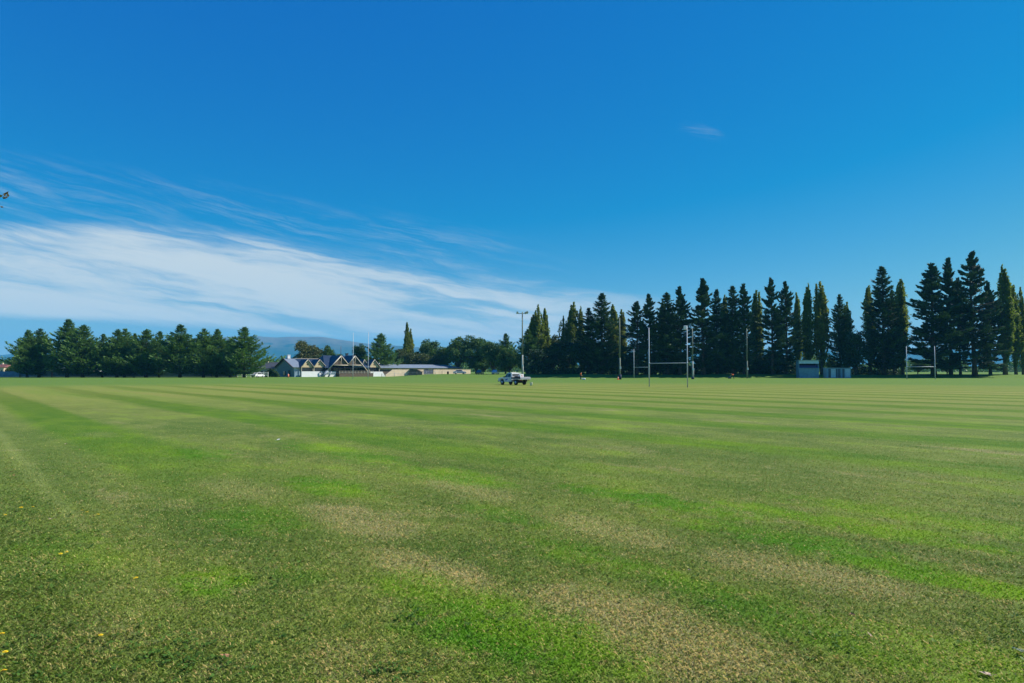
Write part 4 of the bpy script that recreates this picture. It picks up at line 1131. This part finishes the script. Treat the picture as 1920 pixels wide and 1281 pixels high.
# ------------------------------------------------------------------ utility truck
def truck():
    d = 98.; dirh = Vector((-SA, CA, 0)); side = Vector((-CA, -SA, 0))          # heading, near (left) side
    nearw = Vector((Xof(967.5, d), d, 0)); root = empty('utility_truck', nearw - side * .78 + dirh * 0, math.atan2(dirh.y, dirh.x), 'white flatbed utility truck parked on the grass, seen from behind', 'truck')
    # local: +x forward, +y to its left (near side), rear axle at x=0
    MW = mat('truck_white', (.72, .74, .74), .35, 0, .04, 2., .5, .5)
    wb = 3.08; hw = .90
    body = B()
    lower = [(.95, .45), (2.62, .42), (2.70, .72), (2.86, .86), (3.08, .90), (3.30, .86), (3.46, .72), (3.54, .45), (3.92, .48), (4.0, .62), (3.98, .88), (3.86, .98), (2.62, 1.10), (.95, 1.08)]
    body.prism(lower, -hw, hw, bev=.035)
    hood = [(2.5, 1.08), (3.86, .96), (3.72, 1.02), (2.66, 1.14)]
    body.prism(hood, -hw + .08, hw - .08)
    # greenhouse, tapering inward
    gh = bmesh.new(); prof = [(.97, 1.06), (2.66, 1.08), (2.02, 1.70), (1.75, 1.76), (1.20, 1.76), (1.02, 1.68)]
    A = [];
    for sy in (-1, 1):
        A.append([gh.verts.new((x, sy * (hw - .02 - (z - 1.06) * .22), z)) for x, z in prof])
    gh.faces.new(A[0]); gh.faces.new(A[1][::-1])
    for i in range(len(prof)): gh.faces.new([A[0][i], A[1][i], A[1][(i + 1) % 6], A[0][(i + 1) % 6]])
    bmesh.ops.recalc_face_normals(gh, faces=gh.faces); bmesh.ops.bevel(gh, geom=gh.edges[:], offset=.03, segments=2, affect='EDGES'); body._merge(gh)
    body.build('body', MW, root)
    yy = lambda z: hw - .02 - (z - 1.06) * .22
    for sy in (-1, 1):
        q = B(); pr = [(1.12, 1.13), (1.78, 1.13), (1.78, 1.66), (1.18, 1.66)]
        q.poly([(x, sy * (yy(z) + .012), z) for x, z in pr] + [(x, sy * (yy(z) - .01), z) for x, z in pr], [(0, 1, 2, 3), (7, 6, 5, 4), (0, 4, 5, 1), (1, 5, 6, 2), (2, 6, 7, 3), (3, 7, 4, 0)]); q.build('side_window', M_GLASS, root)
        q = B(); pr = [(1.84, 1.13), (2.50, 1.13), (2.02, 1.63), (1.84, 1.66)]
        q.poly([(x, sy * (yy(z) + .012), z) for x, z in pr] + [(x, sy * (yy(z) - .01), z) for x, z in pr], [(0, 1, 2, 3), (7, 6, 5, 4), (0, 4, 5, 1), (1, 5, 6, 2), (2, 6, 7, 3), (3, 7, 4, 0)]); q.build('side_window', M_GLASS, root)
        q = B(); q.box((1.85, sy * (hw + .005), .78), (1.55, .02, .60), bev=.008); dr = q.build('door', MW, root)
        q = B(); q.box((1.30, sy * (hw + .03), .98), (.16, .04, .04)); q.build('handle', M_BLACK, dr)
        q = B(); q.box((1.95, sy * (hw + .018), .80), (.55, .012, .14), M=Matrix.Rotation(R(12), 4, 'Y')); q.tube([(2.12, sy * (hw + .018), .74), (2.12, sy * (hw + .03), .74)], .13, 14); q.build('door_logo', M_BLUEP, dr)
        q = B(); q.box((2.42, sy * (hw + .12), 1.16), (.10, .20, .17), bev=.03); q.build('mirror', M_BLACK, root)
        q = B(); q.box((3.93, sy * .68, .82), (.12, .34, .16), bev=.03); q.build('headlight', mat('lamp_clear', (.7, .72, .75), .15), root)
        q = B(); q.box((-1.03, sy * .72, .72), (.06, .26, .12), bev=.01); q.build('tail_light', M_RED, root)
    q = B(); q.poly([(2.60, -.72, 1.14), (2.60, .72, 1.14), (2.09, .66, 1.66), (2.09, -.66, 1.66), (2.55, -.72, 1.10), (2.55, .72, 1.10), (2.04, .66, 1.62), (2.04, -.66, 1.62)], [(0, 1, 2, 3), (7, 6, 5, 4), (0, 4, 5, 1), (1, 5, 6, 2), (2, 6, 7, 3), (3, 7, 4, 0)])
    q.build('windscreen', M_GLASS, root)
    q = B(); q.box((.975, 0, 1.42), (.03, 1.25, .36), bev=.01); q.build('rear_window', M_GLASS, root)
    q = B(); q.box((4.0, 0, .55), (.16, 1.76, .22), bev=.04); q.build('front_bumper', M_DARK, root)
    q = B(); q.box((3.99, 0, .80), (.05, .9, .14)); q.build('grille', M_BLACK, root)
    # chassis, tray with drop sides, headboard
    q = B(); q.box((.2, .42, .60), (2.5, .10, .16)); q.box((.2, -.42, .60), (2.5, .10, .16)); q.box((0, 0, .36), (.14, 1.4, .14)); q.box((.2, 0, .50), (.8, .6, .26)); q.build('chassis', M_BLACK, root)
    q = B(); q.box((-.15, 0, .86), (2.05, 1.90, .09)); q.build('tray_floor', M_ALU, root)
    for sy in (-1, 1):
        q = B(); q.box((-.15, sy * .94, 1.02), (2.05, .035, .24), bev=.006)
        for z in (.96, 1.07): q.box((-.15, sy * .964, z), (2.0, .012, .03))
        q.build('drop_side', M_DKROOF, root)  # shade on the tray side put in as a dark grey colour
    q = B(); q.box((-1.17, 0, 1.02), (.035, 1.90, .24), bev=.006)
    for z in (.96, 1.07): q.box((-1.193, 0, z), (.012, 1.84, .03))
    q.build('tailgate', M_ALU, root)
    q = B()
    for y in (-.86, .86): q.box((.84, y, 1.30), (.05, .05, .85))
    for z in (1.2, 1.72): q.box((.84, 0, z), (.05, 1.77, .05))
    for i in range(9): q.box((.84, -.7 + i * .175, 1.46), (.02, .02, .5))
    q.build('headboard_rack', MW, root)
    q = B(); q.box((1.5, 0, 1.80), (.16, .9, .07), bev=.02); q.build('roof_beacon', M_TRIM, root)
    for x in (0, wb):
        for sy in (-1, 1):
            c = Vector((x, sy * .78, .37)); q = B()
            q.tube([c + Vector((0, -.12, 0)), c + Vector((0, -.09, 0)), c + Vector((0, .09, 0)), c + Vector((0, .12, 0))], [.33, .37, .37, .33], 28); w = q.build('wheel', M_BLACK, root)
            q = B(); q.tube([c + Vector((0, sy * .10, 0)), c + Vector((0, sy * .126, 0))], [.22, .20], 20); q.tube([c + Vector((0, sy * .12, 0)), c + Vector((0, sy * .14, 0))], .06, 10); q.build('rim', M_ALU, w)
            if x == 0: q = B(); q.box((0, sy * .80, .79), (.86, .24, .04)); q.box((-.43, sy * .80, .62), (.03, .24, .34)); q.build('mudguard', M_BLACK, root)
    # load: grey cases on the tray, and the sign board on its end
    wm = root.matrix_basis
    def on(name, fn, m, label, cat, x, y, z):
        q = B(); fn(q); o = q.build(name, m); o.location = wm @ Vector((x, y, z)); o.rotation_euler = root.rotation_euler; return tag(o, label, cat)
    on('tool_case', lambda q: q.box((0, 0, .17), (.8, .5, .34), bev=.03), M_BLACK, 'black tool case lying on the truck tray', 'case', .2, .35, .905)
    on('paint_drum', lambda q: (q.tube([(0, 0, 0), (0, 0, .5)], .24, 16), q.tube([(0, 0, .5), (0, 0, .53)], [.25, .2], 16)), M_WPAINT, 'white drum standing on the truck tray behind the cab', 'drum', .45, -.35, .905)
    sg = empty('sign_board', wm @ Vector((-.75, .30, .905)), root.rotation_euler.z, 'white sign board with red mark standing on the truck tray', 'sign')
    q = B(); q.box((0, 0, .33), (.04, .62, .66), bev=.008); q.build('board', M_WPAINT, sg)
    q = B(); q.box((-.03, 0, .36), (.012, .09, .38)); q.box((-.03, .07, .50), (.012, .12, .06)); q.box((-.03, 0, .15), (.012, .26, .06)); q.build('red_mark', M_RED, sg)
    bp = ground_pt(996, 723.2)
    bk = empty('bucket', bp, 0, 'white bucket standing on the grass behind the truck', 'bucket')
    q = B(); q.tube([(0, 0, 0), (0, 0, .38), (0, 0, .40)], [.15, .19, .20], 16); q.build('bucket_body', M_WPAINT, bk)
    q = B(); q.tube([(.2 * math.cos(t), -.1 + -.05 * math.sin(t), .38 + .14 * math.sin(t)) for t in [PI * i / 8 for i in range(9)]], .008, 5); q.build('handle', M_ALU, bk)
    q = B(); q.tube([(0, 0, .40), (0, 0, .43)], [.205, .20], 16); q.build('lid', M_TRIM, bk)


truck()


def car(px, base_py, d, rz, label, m, z=None):
    x = Xof(px, d); root = empty('parked_car', (x, d, G(x, d) if z is None else z), rz, label, 'car', 'cars parked beyond the field')
    b = B(); b.prism([(-2.1, .3), (2.1, .3), (2.15, .7), (1.2, .88), (-1.7, .92), (-2.12, .8)], -.85, .85, bev=.06)
    b.prism([(-1.6, .88), (1.25, .86), (.55, 1.42), (-.9, 1.45)], -.72, .72, bev=.08); b.build('body', m, root)
    for sy in (-1, 1):
        q = B(); q.prism([(-1.3, .95), (.95, .93), (.48, 1.33), (-.82, 1.36)], sy * .73 - .02, sy * .73 + .02); q.build('window', M_GLASS, root)
        for xx in (-1.3, 1.3):
            q = B(); q.tube([(xx, sy * .86, .32), (xx, sy * .70, .32)], .32, 16); w = q.build('wheel', M_BLACK, root)
            q = B(); q.tube([(xx, sy * .875, .32), (xx, sy * .86, .32)], .18, 12); q.build('rim', M_ALU, w)


M_CARW = mat('car_white', (.75, .75, .77), .3, 0, .03, 1., .5, .6); M_CARS = mat('car_silver', (.42, .44, .50), .3, .4, .03, 1., .5, .6)
car(484, 706, 212, R(70), 'white car parked by the white rails right of the last spruce', M_CARW)
car(862, 700, 226, R(10), 'silver-white car parked before the right end of the cream wall', M_CARS)
car(929, 702, 216, R(80), 'pale car in the shade under the dark trees left of the truck', M_CARS)
car(900, 702, 220, R(80), 'dark car in the shade just beyond the end of the cream wall', mat('car_dark', (.06, .06, .07), .3, 0, .03, 1., .5, .6))


# ------------------------------------------------------------------ people
def skin(name, chain, parent, m, sub=2):
    """chain: (points dict, edges, radii) -> skinned mesh"""
    pts, edges, rad, rootk = chain; keys = list(pts); me = bpy.data.meshes.new(name)
    me.from_pydata([pts[k] for k in keys], [(keys.index(a), keys.index(b)) for a, b in edges], [])
    o = link_mesh(name, me, m, parent); md = o.modifiers.new('Skin', 'SKIN'); md.use_smooth_shade = True
    for i, k in enumerate(keys):
        r = rad[k]; o.data.skin_vertices[0].data[i].radius = (r, r) if not isinstance(r, tuple) else r
        o.data.skin_vertices[0].data[i].use_root = (k == rootk)
    s = o.modifiers.new('Subdivision', 'SUBSURF'); s.levels = sub; s.render_levels = sub
    return o


def person(px, d, rz, label, J, shirt, trousers, hair=(.05, .03, .02)):
    x = Xof(px, d); root = empty('person', (x, d, 0), rz, label, 'person')
    V = {k: Vector(v) for k, v in J.items()}
    E = [('pelvis', 'waist'), ('waist', 'chest'), ('chest', 'neck'), ('neck', 'chin'), ('chin', 'brow'), ('brow', 'crown')]
    rad = {'pelvis': .13, 'waist': .12, 'chest': (.17, .12), 'neck': .055, 'chin': .07, 'brow': .10, 'crown': .075}
    for s in 'LR':
        E += [('chest', 'sh' + s), ('sh' + s, 'el' + s), ('el' + s, 'wr' + s), ('wr' + s, 'pm' + s), ('pelvis', 'hp' + s), ('hp' + s, 'kn' + s), ('kn' + s, 'an' + s), ('an' + s, 'to' + s)]
        rad.update({'sh' + s: .06, 'el' + s: .042, 'wr' + s: .028, 'pm' + s: (.038, .018), 'hp' + s: .09, 'kn' + s: .062, 'an' + s: .042, 'to' + s: .035})
        dirv = (V['pm' + s] - V['wr' + s]).normalized(); lat = dirv.cross(Vector((0, 0, 1))); lat = lat.normalized() if lat.length > .1 else Vector((1, 0, 0))
        for i in range(4):
            a = V['pm' + s] + lat * (.027 - .018 * i) + dirv * .02; L = (.065, .075, .07, .055)[i]
            V[f'f{s}{i}a'] = a; V[f'f{s}{i}b'] = a + dirv * L * .6 + Vector((0, 0, -.01)); V[f'f{s}{i}c'] = a + dirv * L + Vector((0, 0, -.02))
            E += [('pm' + s, f'f{s}{i}a'), (f'f{s}{i}a', f'f{s}{i}b'), (f'f{s}{i}b', f'f{s}{i}c')]
            rad.update({f'f{s}{i}a': .009, f'f{s}{i}b': .009, f'f{s}{i}c': .007})
        V['th' + s] = (V['wr' + s] + V['pm' + s]) / 2 + lat * .055; E.append(('wr' + s, 'th' + s)); rad['th' + s] = .010
    skin('body', (V, E, rad, 'pelvis'), root, M_SKIN)
    ks = ['pelvis', 'waist', 'chest', 'shL', 'shR', 'elL', 'elR']; T = {k: V[k] for k in ks}
    T['shirtL'] = V['shL'].lerp(V['elL'], .75); T['shirtR'] = V['shR'].lerp(V['elR'], .75); T.pop('elL'); T.pop('elR')
    skin('shirt', (T, [('pelvis', 'waist'), ('waist', 'chest'), ('chest', 'shL'), ('chest', 'shR'), ('shL', 'shirtL'), ('shR', 'shirtR')],
                   {'pelvis': .19, 'waist': .19, 'chest': (.26, .20), 'shL': .12, 'shR': .12, 'shirtL': .095, 'shirtR': .095}, 'pelvis'), root, shirt)
    T = {k: V[k] for k in ('pelvis', 'hpL', 'hpR', 'knL', 'knR', 'anL', 'anR')}
    skin('trousers', (T, [('pelvis', 'hpL'), ('pelvis', 'hpR'), ('hpL', 'knL'), ('hpR', 'knR'), ('knL', 'anL'), ('knR', 'anR')],
                      {'pelvis': .15, 'hpL': .115, 'hpR': .115, 'knL': .082, 'knR': .082, 'anL': .06, 'anR': .06}, 'pelvis'), root, trousers)
    up = (V['crown'] - V['chin']).normalized()
    H = {'a': V['brow'] + up * .05, 'b': V['crown'] + up * .02}
    skin('hair', (H, [('a', 'b')], {'a': .108, 'b': .085}, 'a'), root, mat('dark_hair', hair, .8))
    for s in 'LR':
        b = B(); a, t = V['an' + s], V['to' + s]; b.tube([(a.x, a.y, .05), ((a.x + t.x) / 2, (a.y + t.y) / 2, .05), (t.x, t.y, .035)], [.055, .05, .035], 8); b.build('boot', M_BLACK, root)
    # face: nose and eyes on the front (local +x)
    fwd = (V['toL'] - V['anL']); fwd.z = 0; fwd.normalize(); b = B(); c = V['chin'].lerp(V['brow'], .55)
    b.tube([c + fwd * .085 + up * .02, c + fwd * .115 - up * .01], [.012, .018], 6); b.build('nose', M_SKIN, root)
    return root


# standing, facing right of frame (local +x = facing)
person(1088.5, 157., R(10), 'person in orange top and dark trousers standing beside a white bag on the grass', {
    'pelvis': (0, 0, .92), 'waist': (.02, 0, 1.08), 'chest': (.06, 0, 1.32), 'neck': (.09, 0, 1.48), 'chin': (.13, 0, 1.56), 'brow': (.14, 0, 1.65), 'crown': (.13, 0, 1.71),
    'shL': (.05, .19, 1.40), 'elL': (.10, .25, 1.13), 'wrL': (.26, .22, .93), 'pmL': (.31, .21, .86), 'shR': (.05, -.19, 1.40), 'elR': (.12, -.26, 1.13), 'wrR': (.30, -.20, .94), 'pmR': (.35, -.19, .87),
    'hpL': (0, .10, .86), 'knL': (.12, .11, .48), 'anL': (.06, .12, .08), 'toL': (.22, .13, .035), 'hpR': (0, -.10, .86), 'knR': (-.02, -.11, .48), 'anR': (-.16, -.12, .08), 'toR': (0, -.13, .035)}, M_ORANGE, M_NAVYC)
def bag():
    p = at(1094.8, 154); o = empty('white_bag', (p.x, p.y, 0), R(-20), 'white bag lying on the grass by the standing person in orange', 'bag')
    rng = np.random.default_rng(2); bm = bmesh.new(); bmesh.ops.create_icosphere(bm, subdivisions=3, radius=.5)
    for v in bm.verts:
        v.co.x *= .85; v.co.y *= .5; v.co.z *= .42; v.co += v.co * float(.12 * math.sin(v.co.x * 9 + v.co.y * 7)); v.co.z = max(v.co.z + .17, 0)
    me = bpy.data.meshes.new('bag_body'); bm.to_mesh(me); bm.free()
    for f in me.polygons: f.use_smooth = True
    link_mesh('bag_body', me, M_WPAINT, o); k = B(); k.tube([(-.38, 0, .28), (-.50, 0, .36), (-.56, .02, .33)], [.07, .04, .08], 8); k.build('tied_neck', M_WPAINT, o)
bag()
# bending worker facing left of frame, pushing a low cart
person(1374.5, 176., R(180), 'person in orange top bending forward over a small dark cart', {
    'pelvis': (-.05, 0, .86), 'waist': (.10, 0, .98), 'chest': (.32, 0, 1.12), 'neck': (.46, 0, 1.20), 'chin': (.55, 0, 1.22), 'brow': (.60, 0, 1.30), 'crown': (.61, 0, 1.37),
    'shL': (.34, .19, 1.14), 'elL': (.46, .24, .90), 'wrL': (.66, .20, .80), 'pmL': (.74, .18, .78), 'shR': (.34, -.19, 1.14), 'elR': (.46, -.24, .90), 'wrR': (.66, -.20, .80), 'pmR': (.74, -.18, .78),
    'hpL': (-.05, .10, .82), 'knL': (.14, .12, .46), 'anL': (.02, .12, .08), 'toL': (.18, .13, .035), 'hpR': (-.05, -.10, .82), 'knR': (-.08, -.11, .45), 'anR': (-.32, -.12, .10), 'toR': (-.16, -.13, .035)}, M_ORANGE, M_NAVYC)
def cart():
    p = at(1367.8, 176); o = empty('line_marking_cart', (p.x, p.y, 0), R(180), 'small dark blue cart pushed by the bending person', 'cart')
    k = B(); k.box((0, 0, .34), (.62, .42, .30), bev=.04); k.build('tank', mat('dark_blue_tank', (.02, .06, .18), .5), o)
    for sx in (-.22, .24):
        for sy in (-.24, .24): k = B(); k.tube([(sx, sy - .03, .13), (sx, sy + .03, .13)], .13, 14); k.build('wheel', M_BLACK, o)
    for sy in (-.18, .18): k = B(); k.tube([(-.05, sy, .45), (-.20, sy, .80)], .016, 6); k.build('handle', M_ALU, o)
cart()


# ------------------------------------------------------------------ overhanging tree at the left edge
def left_tree():
    rng = np.random.default_rng(21); root = empty('oak_tree', (-9.6, 4.6, 0), 0, 'leafy tree standing beyond the left edge, one twig tip with browning leaves in view', 'tree')
    base = Vector((-9.6, 4.6, 0)); tip = Vector((Xof(7, 6.0), 6.0, Zof(368, 6.0))); tip2 = Vector((Xof(0, 6.0), 6.0, Zof(387, 6.0)))
    b = B(); b.tube([(0, 0, -.1), (.05, .05, 1.2), (0, .1, 2.6), (-.1, 0, 4.5), (0, 0, 6.5)], [.34, .24, .2, .13, .05], 12)
    C = []; T = []
    for i in range(15):
        a = i * 2.4; z = 2.6 + i * .27; e = Vector((math.cos(a) * 2.3, math.sin(a) * 2.3, z + 1.3)); b.tube([(0, 0, z), e * .5 + Vector((0, 0, z * .5 - .1)), e], [.08, .05, .02], 6)
        n = 420; q = norm(rng.normal(size=(n, 3))) * (rng.random((n, 1)) ** .4) * .95; C.append(q + np.array(e)); T.append(rng.random(n))
    t = tip - base; t2 = tip2 - base; m = Vector((2.6, .7, t.z + .25))
    b.tube([(0, 0, 2.9), (1.2, .3, 3.5), m, t - Vector((.10, 0, 0)), ], [.09, .05, .025, .004], 6); b.tube([m, (m + t2) / 2, t2 - Vector((.05, 0, 0))], [.018, .010, .003], 5)
    b.build('trunk', M_BARK, root)
    for c0, c1, n in ((m, t, 46), (m, t2, 34)):
        s = rng.random(n); p = np.array(c0) + (np.array(c1) - np.array(c0)) * s[:, None] + rng.normal(0, .05, (n, 3)) * (1.0 - .8 * s[:, None]) - np.array([.01, 0, 0]); C.append(p); T.append(rng.random(n))
    n = 9; C.append(np.array(t) + rng.normal(0, .012, (n, 3)) - np.array([.03, 0, 0])); T.append(rng.random(n)); C.append(np.array(t2) + rng.normal(0, .009, (5, 3)) - np.array([.025, 0, 0])); T.append(rng.random(5))
    C, T = np.concatenate(C), np.concatenate(T); n = len(C); L = rng.uniform(.05, .09, n); L[:-14 - 80] *= 1.6; L[-14:] *= .42; L[-94:-14] *= .7
    link_mesh('crown', np_mesh('crown', cards(C, rng.normal(size=(n, 3)), L, L * .6, rng), 4, T), M_AUTUMN, root)


left_tree()


# ------------------------------------------------------------------ small things on the grass
M_YEL = mat('dandelion_yellow', (.85, .62, .01), .6); M_STEM = mat('stem_green', (.08, .16, .03), .6)
def dandelion():
    r = empty('dandelion'); b = B(); b.tube([(0, 0, 0), (.004, 0, .03), (0, 0, .052)], .0016, 6); b.build('stem', M_STEM, r)
    b = B()
    for ring, (n, rad, z) in enumerate(((16, .019, .052), (12, .013, .055), (8, .007, .058))):
        for i in range(n):
            a = 2 * PI * i / n + ring; c, s = math.cos(a), math.sin(a); w = .0032
            b.poly([(c * .002 - s * w, s * .002 + c * w, z), (c * rad - s * w, s * rad + c * w, z + .003), (c * (rad + .003), s * (rad + .003), z + .002), (c * rad + s * w, s * rad - c * w, z + .003), (c * .002 + s * w, s * .002 - c * w, z)], [(0, 1, 2, 3, 4)])
    b.build('flower_head', M_YEL, r); return r
def copy_tree(o, parent=None):
    c = o.copy(); col.objects.link(c); c.parent = parent
    for ch in list(o.children): copy_tree(ch, c)
    return c
d_proto = dandelion()
DL = [(26, 1235, 'yellow dandelion in straw-coloured grass low at the left edge'), (25, 1274, 'yellow dandelion in the bottom left corner'), (19, 1200, 'small dull dandelion above the corner one at the left edge'),
      (266, 1095, 'lone yellow dandelion away from the others, left foreground'), (136, 1043, 'brightest dandelion of the pair in the dark green weeds on the left'), (123, 1047, 'smaller dandelion left of the brightest one'),
      (4, 1049, 'dandelion cut by the left edge'), (170, 968, 'middle dandelion of a row of three in the left weeds'), (190, 973, 'right dandelion of the row of three'), (162, 963, 'left dandelion of the row of three'),
      (71, 958, 'right one of two dandelions above the clover patch'), (48, 959, 'left one of two dandelions above the clover patch'), (18, 972, 'dandelion at the left side of the clover patch'), (201, 1202, 'orange-yellow dandelion between tufts, left foreground')]
for i, (px, py, lab) in enumerate(DL):
    o = d_proto if i == 0 else copy_tree(d_proto); p = ground_pt(px, py); o.location = (p.x, p.y, 0); s = random.uniform(.8, 1.15); o.scale = (s, s, s); o.rotation_euler = (random.uniform(-.2, .2), .1, i)
    tag(o, lab, 'flower', 'dandelions in the grass')
M_LEAFB = mat('brown_leaf', (.34, .17, .08), .8, 0, .3, 40.); M_LEAFP = mat('pale_leaf', (.55, .40, .28), .8, 0, .3, 40.)
def leaf_mesh():
    b = B(); n = 12; pts = [(0, 0, .012)]
    for i in range(n):
        a = 2 * PI * i / n; r = .045 * (1 + .35 * math.cos(a * 3)) * (.6 + .4 * abs(math.cos(a))); pts.append((math.cos(a) * r * 1.4, math.sin(a) * r, .018 + .014 * math.sin(a * 2 + 1) ** 2 + .008 * math.cos(a)))
    b.poly(pts, [(0, i + 1, (i + 1) % n + 1) for i in range(n)]); b.tube([(-.05, 0, .02), (-.10, .01, .03)], .0015, 5); return b
LV = [(129, 834, M_LEAFP, 1.6, 'pale pinkish dead leaf lying alone on the left of the field'), (27, 887, M_LEAFB, 1.2, 'upper of two orange-brown leaves at the left edge'), (34, 893, M_LEAFB, 1., 'lower of two orange-brown leaves at the left edge'),
      (104, 894, M_LEAFP, .8, 'small tan leaf right of the two orange-brown ones'), (120, 965, M_LEAFB, .9, 'reddish leaf right of the dandelion pair'), (104, 976, M_LEAFP, 1., 'crumpled tan leaf under the reddish one'),
      (154, 844, M_LEAFB, .7, 'small leaf just right of the pale pinkish one'), (433, 1234, M_LEAFB, .8, 'brown leaf near the bottom, left of centre'), (1619, 1194, M_LEAFP, .6, 'tiny pale leaf in the green patch at lower right'),
      (1587, 1155, M_LEAFB, .6, 'tiny dark red leaf on the right side'), (1832, 1269, M_LEAFP, .9, 'pale leaf near the bottom right corner'), (288, 979, M_LEAFP, .7, 'small straw-coloured leaf right of the row of dandelions'), (1288, 1071, M_LEAFP, .45, 'pale scrap of leaf right of centre')]
lm = None
for px, py, m, s, lab in LV:
    if lm is None: o = leaf_mesh().build('fallen_leaf', m); lm = o.data
    else:
        o = bpy.data.objects.new('fallen_leaf', lm); col.objects.link(o); o.material_slots[0].link = 'OBJECT'; o.material_slots[0].material = m
    p = ground_pt(px, py); o.location = (p.x, p.y, .010); o.scale = (s * .62,) * 3; o.rotation_euler = (random.uniform(-.3, .3), random.uniform(-.3, .3), random.uniform(0, 6)); tag(o, lab, 'leaf', 'fallen leaves on the grass')
def feather(px, py, s, lab, rz):
    b = B(); b.tube([(-.09, 0, .025), (0, 0, .038), (.08, .005, .03)], [.002, .0015, .0006], 5)
    for i in range(30):
        t = i / 29; x = -.045 + .125 * t; L = .026 * math.sin(min(1, t * 1.15 + .12) * PI) ** .6 + .003
        for sy in (-1, 1):
            b.poly([(x, 0, .036), (x + .006, 0, .036), (x + .018 + .004, sy * L, .034 + .012 * sy * math.sin(t * 4) + .006), (x + .012, sy * L, .034 + .006)], [(0, 1, 2, 3)])
    p = ground_pt(px, py); o = b.build('feather', M_WPAINT); o.location = (p.x, p.y, .012); o.scale = (s, s, s); o.rotation_euler = (.35, -.2, rz); tag(o, lab, 'feather', 'white feathers on the grass')
feather(1902, 1232, .75, 'white feather in the grass at the lower right edge', 2.6)
feather(524, 827, .9, 'small white feather far out on the left side of the field', .6)


# ------------------------------------------------------------------ distant woodland and haze
def far_wood():
    rng = np.random.default_rng(77); n = 60000
    a = np.radians(rng.uniform(-44, 44, n)); d = rng.uniform(520, 760, n); x = np.tan(a) * d
    hgt = 9 + 4 * np.sin(a * 37) + 3 * np.sin(a * 91 + 1) + 2 * np.sin(a * 230); z = rng.random(n) ** .7 * np.maximum(hgt, 3)
    C = np.stack([x, d, z], 1); L = rng.uniform(1.6, 3.4, n); me = np_mesh('far_wood', cards(C, rng.normal(size=(n, 3)), L, L * .7, rng), 4, rng.random(n))
    tag(link_mesh('far_woodland', me, M_BROAD), 'low line of distant trees seen through the gaps at the horizon', 'woodland', kind='stuff')


far_wood()


def haze():
    b = B(); x0, x1, y0, y1, z0, z1 = -9500, 9500, -900, 9800, -2, 470
    b.box(((x0 + x1) / 2, (y0 + y1) / 2, (z0 + z1) / 2), (x1 - x0, y1 - y0, z1 - z0))
    m = bpy.data.materials.new('haze'); m.use_nodes = True; nt = m.node_tree; nt.nodes.clear()
    v = nt.nodes.new('ShaderNodeVolumePrincipled'); v.inputs['Color'].default_value = (.12, .56, 1, 1); v.inputs['Density'].default_value = 1.0e-4
    v.inputs['Anisotropy'].default_value = .0
    o = nt.nodes.new('ShaderNodeOutputMaterial'); nt.links.new(v.outputs[0], o.inputs['Volume'])
    ob = b.build('haze', m); tag(ob, 'thin blue air haze over the whole view', 'haze', kind='stuff')


haze()
